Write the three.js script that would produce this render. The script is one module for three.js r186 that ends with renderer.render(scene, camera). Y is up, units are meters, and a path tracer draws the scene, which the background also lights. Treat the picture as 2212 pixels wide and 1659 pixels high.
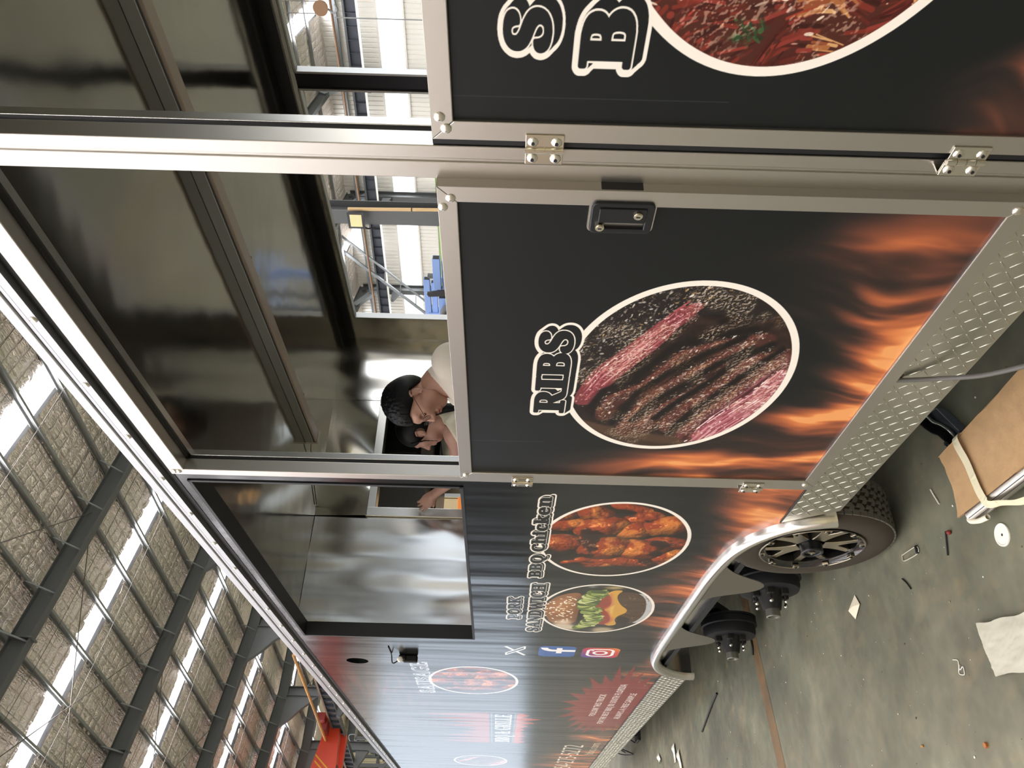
import * as THREE from 'three';
import { mergeGeometries, toCreasedNormals, mergeVertices } from 'three/addons/utils/BufferGeometryUtils.js';
import { RoundedBoxGeometry } from 'three/addons/geometries/RoundedBoxGeometry.js';
import { RectAreaLightUniformsLib } from 'three/addons/lights/RectAreaLightUniformsLib.js';

// ---------- camera (the photographer held the phone on its side: world up is towards the picture's left) ----------
const scene = new THREE.Scene();
const renderer = new THREE.WebGLRenderer({ antialias: true });
renderer.toneMapping = THREE.LinearToneMapping;
renderer.toneMappingExposure = 0.92;
renderer.shadowMap.enabled = true;
RectAreaLightUniformsLib.init();
const camera = new THREE.PerspectiveCamera(2 * Math.atan(829.5 / 1661) * 180 / Math.PI, 2212 / 1659, 0.05, 300);
{
  const D = Math.PI / 180, yaw = 33.3 * D, pitch = -0.35 * D, roll = 1.5 * D, V = (x, y, z) => new THREE.Vector3(x, y, z);
  const fwd = V(-Math.cos(yaw) * Math.cos(pitch), Math.sin(pitch), -Math.sin(yaw) * Math.cos(pitch));
  const right = fwd.clone().cross(V(0, 1, 0)).normalize(), up = right.clone().cross(fwd);
  const ix = up.clone().multiplyScalar(-Math.cos(roll)).addScaledVector(right, Math.sin(roll));
  const iy = up.clone().multiplyScalar(-Math.sin(roll)).addScaledVector(right, -Math.cos(roll));
  camera.position.set(0, 1.61, 1.2);
  camera.quaternion.setFromRotationMatrix(new THREE.Matrix4().makeBasis(ix, iy.negate(), fwd.clone().negate()));
}
// ---------- daylight: overcast sky outside the hall; it enters by the big doorway, the roof lights and the wall lights ----------
scene.background = new THREE.Color(0.78, 0.88, 1.0);
scene.backgroundIntensity = 2.6;
const SKYLIGHT = { glow: 2.2, power: 22, color: 0xfcfaff }, WALLBAND = { glow: 2.2, power: 7, color: 0xf6faff }, NEARBAND = { glow: 0.4, power: 0.9, color: 0xfff3e2 };
// hall axes: x runs down the hall, z towards its far side wall; the food trailer stands 12.4 degrees off them
const HALL = { turn: (180 + 12.4) * Math.PI / 180, at: [0, 0, 1.2], bay: 5.85, a0: -8.8, a1: 49.7 };
const roofY = (b) => (b < -6 ? 12.53 - 0.073 * (-6 - b) : b < 14 ? 12.09 - 0.073 * b : b < 24.3 ? 11.07 + 0.03 * (b - 14) : 11.38 - 0.125 * (b - 24.3));
function hallPoint(a, y, b) { return new THREE.Vector3(a, y, b).applyAxisAngle(new THREE.Vector3(0, 1, 0), HALL.turn).add(new THREE.Vector3(...HALL.at)); }
function areaLight(name, a, y, b, w, h, na, ny, nb, L) {   // a glowing sheet's own light, w along the hall, facing (na, ny, nb)
  const l = new THREE.RectAreaLight(L.color, L.power, w, h), p = hallPoint(a, y, b);
  l.name = name; l.position.copy(p); l.lookAt(p.clone().add(hallPoint(na, ny, nb).sub(hallPoint(0, 0, 0)))); scene.add(l);
}

// ---------- helpers ----------
function rng(seed) { let s = seed | 0; return () => { s = (s + 0x6d2b79f5) | 0; let t = Math.imul(s ^ (s >>> 15), 1 | s); t = (t + Math.imul(t ^ (t >>> 7), 61 | t)) ^ t; return ((t ^ (t >>> 14)) >>> 0) / 4294967296; }; }
function hash2(x, y) { let h = Math.imul(x, 374761393) + Math.imul(y, 668265263); h = Math.imul(h ^ (h >>> 13), 1274126177); return ((h ^ (h >>> 16)) >>> 0) / 4294967296; }
function vnoise(x, y) {
  const ix = Math.floor(x), iy = Math.floor(y); let u = x - ix, v = y - iy; u = u * u * (3 - 2 * u); v = v * v * (3 - 2 * v);
  const a = hash2(ix, iy), b = hash2(ix + 1, iy), c = hash2(ix, iy + 1), d = hash2(ix + 1, iy + 1);
  return a + (b - a) * u + (c - a) * v + (a - b - c + d) * u * v;
}
function fbm(x, y, n = 4) { let s = 0, a = 0.5, t = 0; for (let i = 0; i < n; i++) { s += a * vnoise(x, y); t += a; a *= 0.5; x = x * 2.03 + 17.1; y = y * 2.03 - 9.7; } return s / t; }
const clamp = (x, a = 0, b = 1) => Math.min(b, Math.max(a, x)), lerp = (a, b, t) => a + (b - a) * t, smooth = (a, b, x) => { const t = clamp((x - a) / (b - a)); return t * t * (3 - 2 * t); };

const used = new Map();
function numbered(name) { const n = used.get(name) ?? 0; used.set(name, n + 1); return n ? name + '_' + String(n).padStart(3, '0') : name; }
function shade(o) { o.castShadow = o.receiveShadow = true; return o; }
function put(name, geometry, material, parent, at) {
  const o = shade(new THREE.Mesh(geometry, material)); o.name = name; if (at) o.position.set(...at);
  parent.add(o); return o;
}
function group(name, parent, at) { const o = new THREE.Group(); o.name = name; if (at) o.position.set(...at); parent.add(o); return o; }
function thing(name, label, category, at = [0, 0, 0], set) {
  const o = new THREE.Group(); o.name = numbered(name); o.position.set(...at); o.userData = { label, category }; if (set) o.userData.group = set; scene.add(o); return o;
}
function single(name, label, category, geometry, material, at = [0, 0, 0], set) {
  const o = shade(new THREE.Mesh(geometry, material)); o.name = numbered(name); o.position.set(...at); o.userData = { label, category }; if (set) o.userData.group = set; scene.add(o); return o;
}
function hallThing(o) { o.position.set(...HALL.at); o.rotation.y = HALL.turn; return o; }
function structure(name) { const o = new THREE.Group(); o.name = name; o.userData.kind = 'structure'; scene.add(o); return hallThing(o); }
function metreUV(g) {   // box-projected texture coordinates in metres
  g = g.index ? g.toNonIndexed() : g; const p = g.attributes.position, n = g.attributes.normal, uv = new Float32Array(p.count * 2);
  for (let i = 0; i < p.count; i += 3) {
    const nx = Math.abs(n.getX(i) + n.getX(i + 1) + n.getX(i + 2)), ny = Math.abs(n.getY(i) + n.getY(i + 1) + n.getY(i + 2)), nz = Math.abs(n.getZ(i) + n.getZ(i + 1) + n.getZ(i + 2));
    for (let j = i; j < i + 3; j++) {
      const [u, v] = nz >= nx && nz >= ny ? [p.getX(j), p.getY(j)] : nx >= ny ? [p.getZ(j), p.getY(j)] : [p.getX(j), p.getZ(j)];
      uv[2 * j] = u; uv[2 * j + 1] = v;
    }
  }
  g.setAttribute('uv', new THREE.BufferAttribute(uv, 2)); return g;
}
function bx(x0, x1, y0, y1, z0, z1, r = 0) {
  const w = Math.abs(x1 - x0), h = Math.abs(y1 - y0), d = Math.abs(z1 - z0);
  const g = r ? new RoundedBoxGeometry(w, h, d, 2, Math.min(r, w / 2.02, h / 2.02, d / 2.02)) : new THREE.BoxGeometry(w, h, d);
  return metreUV(g.translate((x0 + x1) / 2, (y0 + y1) / 2, (z0 + z1) / 2));
}
function merge(list) {
  return mergeGeometries(list.map((g) => {
    g = g.index ? g.toNonIndexed() : g; const o = new THREE.BufferGeometry();
    for (const k of ['position', 'normal', 'uv']) o.setAttribute(k, g.attributes[k] ?? new THREE.BufferAttribute(new Float32Array(g.attributes.position.count * 2), 2));
    return o;
  }));
}
function tube(points, r, sides = 8, closed = false, seg = 0) {
  const c = new THREE.CatmullRomCurve3(points.map((p) => (p.isVector3 ? p : new THREE.Vector3(...p))), closed, 'catmullrom', 0.4);
  return new THREE.TubeGeometry(c, seg || Math.max(1, (points.length - 1) * (points.length > 2 ? 8 : 1)), r, sides, closed);
}
function rod(p, q, r, sides = 6) {
  const a = new THREE.Vector3(...p), b = new THREE.Vector3(...q), d = b.clone().sub(a), g = new THREE.CylinderGeometry(r, r, d.length(), sides);
  g.applyQuaternion(new THREE.Quaternion().setFromUnitVectors(new THREE.Vector3(0, 1, 0), d.clone().normalize())); return g.translate((a.x + b.x) / 2, (a.y + b.y) / 2, (a.z + b.z) / 2);
}
function bar(p, q, w, h) {   // rectangular bar from p to q, h measured vertically
  const a = new THREE.Vector3(...p), b = new THREE.Vector3(...q), d = b.clone().sub(a), g = new THREE.BoxGeometry(w, h, d.length());
  g.applyMatrix4(new THREE.Matrix4().lookAt(b, a, new THREE.Vector3(0, 1, 0.001))); return metreUV(g.translate((a.x + b.x) / 2, (a.y + b.y) / 2, (a.z + b.z) / 2));
}
function cyl(r0, r1, h, sides, axis, at) { const g = new THREE.CylinderGeometry(r0, r1, h, sides); if (axis === 'z') g.rotateX(Math.PI / 2); if (axis === 'x') g.rotateZ(-Math.PI / 2); return g.translate(...at); }
function poly(pts) { const s = new THREE.Shape(); pts.forEach(([x, y], i) => (i ? s.lineTo(x, y) : s.moveTo(x, y))); s.closePath(); return s; }
function slab(shape, depth, bevel = 0, curve = 12) { return new THREE.ExtrudeGeometry(shape, { depth: depth - 2 * bevel, bevelEnabled: bevel > 0, bevelSize: bevel, bevelThickness: bevel, bevelOffset: -bevel, bevelSegments: 2, curveSegments: curve }).translate(0, 0, bevel); }
function sheet(nx, nz, f, flip) {   // grid surface from f(u, v) -> [x, y, z], u, v in 0..1, uv in the same cells
  const p = [], uv = [], ix = [];
  for (let j = 0; j <= nz; j++) for (let i = 0; i <= nx; i++) { const q = f(i / nx, j / nz); p.push(q[0], q[1], q[2]); uv.push(q[3] ?? q[0], q[4] ?? q[2]); }
  for (let j = 0; j < nz; j++) for (let i = 0; i < nx; i++) { const a = j * (nx + 1) + i, b = a + 1, c = a + nx + 1, d = c + 1; flip ? ix.push(a, b, c, b, d, c) : ix.push(a, c, b, b, c, d); }
  const g = new THREE.BufferGeometry(); g.setAttribute('position', new THREE.Float32BufferAttribute(p, 3)); g.setAttribute('uv', new THREE.Float32BufferAttribute(uv, 2)); g.setIndex(ix); g.computeVertexNormals(); return g;
}
function tex(w, h, f, srgb = true, repeat = 1) {   // f(u, v) -> [r, g, b] 0..255, tiling square of `repeat` metres
  const d = new Uint8Array(w * h * 4);
  for (let y = 0, o = 0; y < h; y++) for (let x = 0; x < w; x++, o += 4) { const c = f(x / w, y / h); d[o] = clamp(c[0], 0, 255); d[o + 1] = clamp(c[1], 0, 255); d[o + 2] = clamp(c[2], 0, 255); d[o + 3] = 255; }
  const t = new THREE.DataTexture(d, w, h); t.wrapS = t.wrapT = THREE.RepeatWrapping; t.magFilter = THREE.LinearFilter; t.minFilter = THREE.LinearMipmapLinearFilter; t.repeat.set(1 / repeat, 1 / repeat);
  if (srgb) t.colorSpace = THREE.SRGBColorSpace; t.needsUpdate = true; return t;
}
// tiling noise: blends a field with its own wrapped copy
function tiled(f, u, v) { return f(u, v) * (1 - u) * (1 - v) + f(u - 1, v) * u * (1 - v) + f(u, v - 1) * (1 - u) * v + f(u - 1, v - 1) * u * v; }
const std = (o) => new THREE.MeshStandardMaterial(o), phy = (o) => new THREE.MeshPhysicalMaterial(o);

// ---------- materials ----------
const brushT = tex(256, 256, (u, v) => { const g = 128 + 70 * (tiled((x, y) => vnoise(x * 160, y * 4), u, v) - 0.5) + 60 * (hash2(Math.floor(u * 256), 7) - 0.5); return [g, g, g]; }, false, 0.3);
const waveT = tex(256, 256, (u, v) => { const g = 255 * tiled((x, y) => fbm(x * 4, y * 4, 3), u, v); return [g, g, g]; }, false, 1.1);
const M = {
  aluminium: std({ color: 0xbfbab2, metalness: 1, roughness: 0.36 }),
  aluminiumDull: std({ color: 0xaeafb0, metalness: 1, roughness: 0.42 }),
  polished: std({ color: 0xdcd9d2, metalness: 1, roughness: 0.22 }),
  plate: std({ color: 0xc4c2b6, metalness: 1, roughness: 0.3 }),
  steel: std({ color: 0xb9b6ae, metalness: 1, roughness: 0.2, bumpMap: waveT, bumpScale: 0.012 }),
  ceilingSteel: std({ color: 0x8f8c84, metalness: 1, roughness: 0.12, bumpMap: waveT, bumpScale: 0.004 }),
  steelEdge: std({ color: 0xc9c8c4, metalness: 1, roughness: 0.25 }),
  rubber: std({ color: 0x0b0b0d, roughness: 0.55 }),
  blackPlastic: std({ color: 0x101114, roughness: 0.32 }),
  blackGloss: phy({ color: 0x060607, roughness: 0.25, clearcoat: 1, clearcoatRoughness: 0.06 }),
  chassis: std({ color: 0x14161a, roughness: 0.5 }),
  hinge: std({ color: 0xd8d2c4, metalness: 1, roughness: 0.2 }),
  screw: std({ color: 0xe0dcd2, metalness: 1, roughness: 0.22 }),
  brass: std({ color: 0xcfc8b8, metalness: 1, roughness: 0.25 }),
  hallSteel: std({ color: 0x5a5c5c, roughness: 0.55, metalness: 0.2 }),
  girt: std({ color: 0x8b8f92, roughness: 0.5, metalness: 0.4 }),
  purlin: std({ color: 0x8f9190, roughness: 0.45, metalness: 0.45 }),
  girderBlue: std({ color: 0x3f434d, roughness: 0.55 }),
  whiteSiding: std({ color: 0xe9e6dd, roughness: 0.5 }),
  beigeSiding: std({ color: 0xd8cda6, roughness: 0.55 }),
  greenPlaster: std({ color: 0xb6cd8e, roughness: 0.85 }),
  wire: std({ color: 0x6b6660, roughness: 0.5, metalness: 0.6 }),
  rust: std({ color: 0x8a6a4e, roughness: 0.7 }),
  crane: std({ color: 0xd8482c, roughness: 0.42 }),
  craneDark: std({ color: 0x8e2a20, roughness: 0.5 }),
  craneDeep: std({ color: 0x5a1614, roughness: 0.5 }),
  yellow: std({ color: 0xe8a92c, roughness: 0.45 }),
  skylight: std({ color: 0xffffff, roughness: 0.6, emissive: SKYLIGHT.color, emissiveIntensity: SKYLIGHT.glow }),
  nearband: std({ color: 0xffffff, roughness: 0.6, emissive: NEARBAND.color, emissiveIntensity: NEARBAND.glow }),
  wallband: std({ color: 0xffffff, roughness: 0.6, emissive: WALLBAND.color, emissiveIntensity: WALLBAND.glow }),
};

// ---------- the hall: floor ----------
const concreteT = tex(1024, 1024, (u, v) => {
  const f = (x, y) => fbm(x * 9, y * 9, 5), g = (x, y) => fbm(x * 60 + 40, y * 44, 3), s = (x, y) => smooth(0.55, 0.75, fbm(x * 22 - 31, y * 34, 4));
  const a = tiled(f, u, v), b = tiled(g, u, v), c = tiled(s, u, v), k = 0.86 + 0.5 * (a - 0.5) + 0.26 * (b - 0.5), green = 0.5 + (tiled((x, y) => fbm(x * 6 + 90, y * 6, 3), u, v) - 0.5);
  let r = 133 * k + 15 * c - 8 * green, gg = 128 * k + 8 * c, bb = 109 * k + 2 * c - 4 * green;
  return [r, gg, bb];
}, true, 2.6);
const floorM = std({ vertexColors: true, map: concreteT, roughness: 0.62, bumpMap: concreteT, bumpScale: 0.002 });
{
  const floor = structure('floor'), a0 = HALL.a0 - 4, a1 = HALL.a1 + 0.4, b0 = -26.3, b1 = 35;
  const fine = [[-2, 14, -2, 5, 0.05]], g = [];
  const tone = (a, b) => { const w = fbm(a * 0.9, b * 0.9, 4), l = fbm(a * 0.35 + 50, b * 2.2, 4), st = smooth(0.6, 0.72, fbm(a * 3.1 - 7, b * 3.1, 4)); let k = 0.79 + 0.55 * (w - 0.5) + 0.3 * (l - 0.5) + 0.22 * st; return [k * (1 + 0.12 * (w - 0.5)), k, k * (0.97 - 0.1 * (l - 0.5))]; };
  const patch = (x0, x1, z0, z1, cell) => {
    const s = sheet(Math.ceil((x1 - x0) / cell), Math.ceil((z1 - z0) / cell), (u, v) => [lerp(x0, x1, u), 0, lerp(z0, z1, v)]), c = [], p = s.attributes.position;
    for (let i = 0; i < p.count; i++) c.push(...tone(p.getX(i), p.getZ(i)));
    s.setAttribute('color', new THREE.Float32BufferAttribute(c, 3)); g.push(s);
  };
  patch(-3, 14, -3, 6, 0.07); patch(a0, -3, b0, b1, 0.8); patch(14, a1, b0, b1, 0.6); patch(-3, 14, b0, -3, 0.8); patch(-3, 14, 6, b1, 0.8);
  put('concrete_slab', mergeGeometries(g), floorM, floor);
  put('ground_slab', bx(a0 - 0.3, a1, -0.4, -0.012, b0 - 4, b1 + 4), std({ color: 0x77776c, roughness: 0.8 }), floor);
  // painted orange line across the hall, worn, and the saw-cut joint that crosses it
  const stripe = sheet(4, 400, (u, v) => [4.555 + 0.125 * (u - 0.5) + 0.004 * (vnoise(v * 900, u * 3) - 0.5), 0.0012, lerp(-2.4, 9, v)]), sc = [], sp = stripe.attributes.position;
  for (let i = 0; i < sp.count; i++) { const k = 0.75 + 0.5 * fbm(sp.getX(i) * 9, sp.getZ(i) * 5, 4); sc.push(k, k, k); }
  stripe.setAttribute('color', new THREE.Float32BufferAttribute(sc, 3));
  put('painted_stripe', stripe, std({ color: 0xf0c09a, vertexColors: true, map: concreteT, roughness: 0.6 }), floor);
  const joint = (b, x0, x1, w) => sheet(Math.ceil((x1 - x0) / 0.02), 1, (u, v) => { const x = lerp(x0, x1, u); return [x, 0.0016, b + 0.012 * (fbm(x * 6, b, 3) - 0.5) + (v - 0.5) * w * (0.6 + 0.9 * vnoise(x * 30, b * 7))]; });
  put('floor_joint', merge([joint(0.155, 2.9, 14, 0.011), joint(0.155, 14, 40, 0.012)]), std({ color: 0x30302a, roughness: 0.9 }), floor);
}

// ---------- the hall: roof of foil-faced quilt between purlins, rafters, roof lights ----------
const foilT = tex(768, 768, (u, v) => { const a = tiled((x, y) => fbm(x * 14, y * 14, 4), u, v), b = tiled((x, y) => 1 - Math.abs(2 * fbm(x * 9 + 5 * fbm(x * 4, y * 4, 2), y * 22, 3) - 1), u, v), w = 0.03 * (tiled((x, y) => fbm(x * 5, y * 5, 2), u, v) - 0.5), px = Math.abs(((u + w) * 4 + 8) % 1 - 0.5) * 2, py = Math.abs(((v + w) * 3 + 6) % 1 - 0.5) * 2, seam = Math.max(smooth(0.86, 1, px), smooth(0.89, 1, py)), g = 255 * clamp(0.3 + 0.25 * (1 - px ** 3) * (1 - py ** 3) + 0.5 * (a - 0.5) + 0.5 * b ** 3 - 0.45 * seam); return [g, g, g]; }, false, 1.2);
const foilM = std({ color: 0xfff3ea, metalness: 0.62, roughness: 0.3, bumpMap: foilT, bumpScale: 0.11, side: THREE.DoubleSide });
const ceiling = structure('ceiling');
const bays = []; for (let a = HALL.a0; a < HALL.a1 - 0.1; a += HALL.bay) bays.push(a);
const purlinB = []; for (let b = 13.72; b > -25; b -= 1.075) purlinB.push(b);
{
  const LX = 2.32, LW = 0.72;   // roof light: distance from the bay's rafter and width
  const quilt = (a, b) => {   // pillowed cells with seams, wrinkles and a sag between the purlins
    const cx = 0.27, cz = 0.36, wob = 0.05 * (fbm(a * 1.3, b * 1.3, 2) - 0.5), fx = ((a + wob) / cx) % 1, fz = ((b + wob) / cz) % 1, px = Math.abs(((fx + 1) % 1) - 0.5) * 2, pz = Math.abs(((fz + 1) % 1) - 0.5) * 2;
    const pil = (1 - px ** 4) * (1 - pz ** 4), wr = 1 - Math.abs(2 * fbm(a * 2.2 + 3 * fbm(a, b, 2), b * 5.1, 4) - 1), big = fbm(a * 0.55 + 9, b * 0.55, 3);
    return -0.035 * pil - 0.06 * (wr - 0.5) - 0.07 * (big - 0.5);
  };
  const foil = (x0, x1, b0, b1, cell) => sheet(Math.max(2, Math.round((x1 - x0) / cell)), Math.max(2, Math.round((b1 - b0) / cell)), (u, v) => { const a = lerp(x0, x1, u), b = lerp(b0, b1, v); return [a, roofY(b) + (cell < 0.3 ? quilt(a, b) : 0) + 0.02, b]; }, true);
  for (const a of bays) {
    const near = a > 2.5, s0 = a + LX, s1 = s0 + LW, e = a + HALL.bay;
    for (const [x0, x1] of [[a, s0], [s1, e]]) {
      put('insulation_blanket', near ? merge([foil(x0, x1, 1.5, 14, 0.085), foil(x0, x1, -6, 1.5, 1), foil(x0, x1, -26, -6, 4)]) : merge([foil(x0, x1, -6, 14, 2), foil(x0, x1, -26, -6, 4)]), foilM, ceiling);
      put('insulation_blanket', merge([foil(x0, x1, 14, 24.3, near && a > 8 ? 0.16 : 2), foil(x0, x1, 24.3, 34.6, near && a < 32 ? 0.16 : 2)]), foilM, ceiling);
    }
    for (const [b0, b1] of [[-26, -6], [-6, 14], [14, 24.3], [24.3, 34.6]]) {
      put('roof_light', sheet(1, 1, (u, v) => [lerp(s0, s1, u), roofY(lerp(b0, b1, v) + (v < 0.5 ? 1e-4 : -1e-4)) + 0.07, lerp(b0, b1, v)], true), M.skylight, ceiling);
      const bm = (b0 + b1) / 2, slope = (roofY(b1 - 0.01) - roofY(b0 + 0.01)) / (b1 - b0);
      areaLight('roof_light_glow', (s0 + s1) / 2, roofY(bm) + 0.05, bm, LW, (b1 - b0) * 0.995, 0, -1, slope, SKYLIGHT);
    }
  }
  // the outer skin keeps the sky out
  const skin = [];
  for (const [b0, b1] of [[-26.3, -6], [-6, 14], [14, 24.3], [24.3, 35]]) skin.push(sheet(1, 1, (u, v) => [lerp(HALL.a0 - 4, HALL.a1 + 0.5, u), roofY(lerp(b0, b1, v) + (v < 0.5 ? 1e-4 : -1e-4)) + 0.22, lerp(b0, b1, v)]));
  put('roof_sheeting', merge(skin), std({ color: 0x9aa0a4, roughness: 0.6, side: THREE.DoubleSide }), ceiling);
  put('roof_edge', bx(HALL.a0 - 4, HALL.a0 - 3.9, 10.2, 12.9, -26.3, 35), M.whiteSiding, ceiling);
  const cProfile = poly([[-0.03, 0], [0.03, 0], [0.03, -0.02], [-0.024, -0.02], [-0.024, -0.14], [0.03, -0.14], [0.03, -0.16], [-0.03, -0.16]]);
  const cGeo = new THREE.ExtrudeGeometry(cProfile, { depth: HALL.a1 - HALL.a0, bevelEnabled: false }).rotateY(Math.PI / 2);
  for (const b of purlinB.filter((b) => b > 0)) put('purlin', cGeo, M.purlin, ceiling, [HALL.a0, roofY(b) - 0.01, b]);
  for (let b = 15.2; b < 34.4; b += 1.6) put('purlin', cGeo, M.purlin, ceiling, [HALL.a0, roofY(b) - 0.01, b]);
  // portal rafters: web and flanges, with bolted end plates and braces to the purlins
  const rafter = (a, b0, b1, deep) => {
    const y0 = roofY(b0 + 1e-3) - 0.17, y1 = roofY(b1 - 1e-3) - 0.17, P = (dx, w, t0, t1) => { const s = new THREE.Shape(); s.moveTo(b0, y0 - t0); s.lineTo(b1, y1 - t0); s.lineTo(b1, y1 - t1); s.lineTo(b0, y0 - t1); s.closePath(); return new THREE.ExtrudeGeometry(s, { depth: w, bevelEnabled: false }).rotateY(-Math.PI / 2).translate(a + w / 2, 0, 0); };
    return merge([P(0, 0.2, 0, 0.014), P(0, 0.01, 0.014, deep - 0.014), P(0, 0.2, deep - 0.014, deep)].map(metreUV));
  };
  for (let a = HALL.a0; a < HALL.a1 + 0.1; a += HALL.bay) {
    for (const [b0, b1] of [[-26, -6], [-6, 14], [14, 24.3], [24.3, 34.4]]) {
      const r = put('rafter', rafter(a, b0, b1, 0.42), M.hallSteel, ceiling);
      if (b0 === -6) for (const b of [7.3, 1.4]) put('end_plate', bx(a - 0.13, a + 0.13, roofY(b) - 0.64, roofY(b) - 0.13, b - 0.015, b + 0.015), M.hallSteel, r);
      if (a > 2 && (b0 === -6 || b0 === 14)) for (const b of (b0 === -6 ? purlinB.filter((q) => q > 2.5) : [15.2, 16.8, 18.4, 20]))
        put('flange_brace', rod([a - 0.5, roofY(b) - 0.12, b - 0.03], [a + 0.02, roofY(b) - 0.56, b - 0.03], 0.022), M.girt, r), put('flange_brace', rod([a + 0.5, roofY(b) - 0.12, b - 0.03], [a - 0.02, roofY(b) - 0.56, b - 0.03], 0.022), M.girt, r);
    }
  }
  for (const a of bays.filter((q) => q > 2.5 && q < 45)) {
    for (const [p, q] of [[[a, 4], [a + HALL.bay, 10.4]], [[a + HALL.bay, 4], [a, 10.4]]]) put('brace_rod', rod([p[0], roofY(p[1]) - 0.3, p[1]], [q[0], roofY(q[1]) - 0.3, q[1]], 0.011, 5), M.wire, ceiling);
    for (const d of [0.9, 2.9, 4.6]) put('tie_wire', tube([[a + d, roofY(3) - 0.24, 3], [a + d + 0.12, roofY(8.4) - 0.3, 8.4], [a + d - 0.1, roofY(13.6) - 0.24, 13.6]], 0.006, 5), M.wire, ceiling);
  }
}

// ---------- the hall: far side wall seen through the trailer ----------
function corrugated(a0, a1, y0, y1, b, pitch = 0.22, deep = 0.035) {   // trapezoid ribs standing upright, facing -b
  const p = [], ix = []; let k = 0;
  const xs = []; for (let a = a0; a < a1 - 1e-6; a += pitch) xs.push([a, 0], [a + pitch * 0.62, 0], [a + pitch * 0.7, deep], [Math.min(a1, a + pitch * 0.92), deep]); xs.push([a1, 0]);
  for (const [a, d] of xs) { p.push(a, y0, b + d, a, y1, b + d); k += 2; }
  for (let i = 0; i < k - 2; i += 2) ix.push(i, i + 1, i + 2, i + 2, i + 1, i + 3);
  const g = new THREE.BufferGeometry(); g.setAttribute('position', new THREE.Float32BufferAttribute(p, 3)); g.setIndex(ix); const q = g.toNonIndexed(); q.computeVertexNormals(); return metreUV(q);
}
M.whiteSiding.side = M.beigeSiding.side = THREE.DoubleSide;
{
  const w = structure('wall_far'), B = 34.6;
  put('masonry', bx(HALL.a0 - 4, HALL.a1 + 0.4, 0, 5.75, B + 0.05, B + 0.4), M.greenPlaster, w);
  put('backing', bx(HALL.a0 - 4, HALL.a1 + 0.4, 5.75, 10.9, B + 0.12, B + 0.4), M.whiteSiding, w);
  for (const a of bays) {
    const e = a + HALL.bay;
    if (e > 2) for (let q = a; q < e - 0.01; q += HALL.bay / 3) {
      put('cladding_sheet', corrugated(q, q + HALL.bay / 3, 5.52 - 0.05 * hash2(Math.round(q * 3), 3), 6.55, B, HALL.bay / 27), M.whiteSiding, w);
      put('cladding_sheet', corrugated(q, q + HALL.bay / 3, 7.62, 10.25, B, HALL.bay / 27), M.whiteSiding, w);
      put('window_pane', bx(q + 0.012, q + HALL.bay / 3 - 0.012, 6.5, 7.66, B + 0.03, B + 0.045), M.wallband, w);
    }
    areaLight('wall_light_glow', a + HALL.bay / 2, 7.08, B - 0.02, HALL.bay, 1.1, 0, 0, -1, WALLBAND);
    put('sill_rail', bx(a, e, 6.44, 6.52, B - 0.05, B + 0.02), M.whiteSiding, w); put('head_rail', bx(a, e, 7.6, 7.7, B - 0.05, B + 0.02), M.whiteSiding, w);
    put('girt', bx(a, e, 9.32, 9.5, B - 0.22, B - 0.02), M.girt, w);
    // column with web seen from the side, knee bracket and haunch
    put('column', merge([bx(a - 0.15, a + 0.15, 0, 9.8, B - 0.62, B - 0.6), bx(a - 0.15, a + 0.15, 0, 9.8, B - 0.14, B - 0.12), bx(a - 0.006, a + 0.006, 0, 9.8, B - 0.6, B - 0.14)]), M.hallSteel, w);
    put('haunch', bar([a, 8.9, B - 0.3], [a, 10.0, B - 1.9], 0.2, 0.32), M.girt, w);
    put('crane_bracket', slab(poly([[0, 8.1], [0.75, 8.1], [0.75, 7.98], [0, 7.62]]), 0.2).rotateY(Math.PI / 2).translate(a - 0.1, 0, B - 0.6), M.hallSteel, w);
  }
  const gd = put('crane_girder', merge([bx(HALL.a0, HALL.a1, 8.25, 8.73, B - 1.2, B - 1.19), bx(HALL.a0, HALL.a1, 8.71, 8.73, B - 1.32, B - 1.06)]), M.girderBlue, w);
  put('girder_flange', bx(HALL.a0, HALL.a1, 8.21, 8.25, B - 1.34, B - 1.04), M.whiteSiding, gd);
  put('crane_rail', bx(HALL.a0, HALL.a1, 8.73, 8.83, B - 1.22, B - 1.16), M.hallSteel, gd);
  for (let a = 2; a < 32; a += 0.55) put('stiffener', bx(a - 0.008, a + 0.008, 8.25, 8.71, B - 1.32, B - 1.06), M.girderBlue, gd);
  put('pipe', rod([HALL.a0, 9.42, B - 0.9], [HALL.a1, 9.2, B - 0.9], 0.055, 10), M.girt, w);
}
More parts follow.
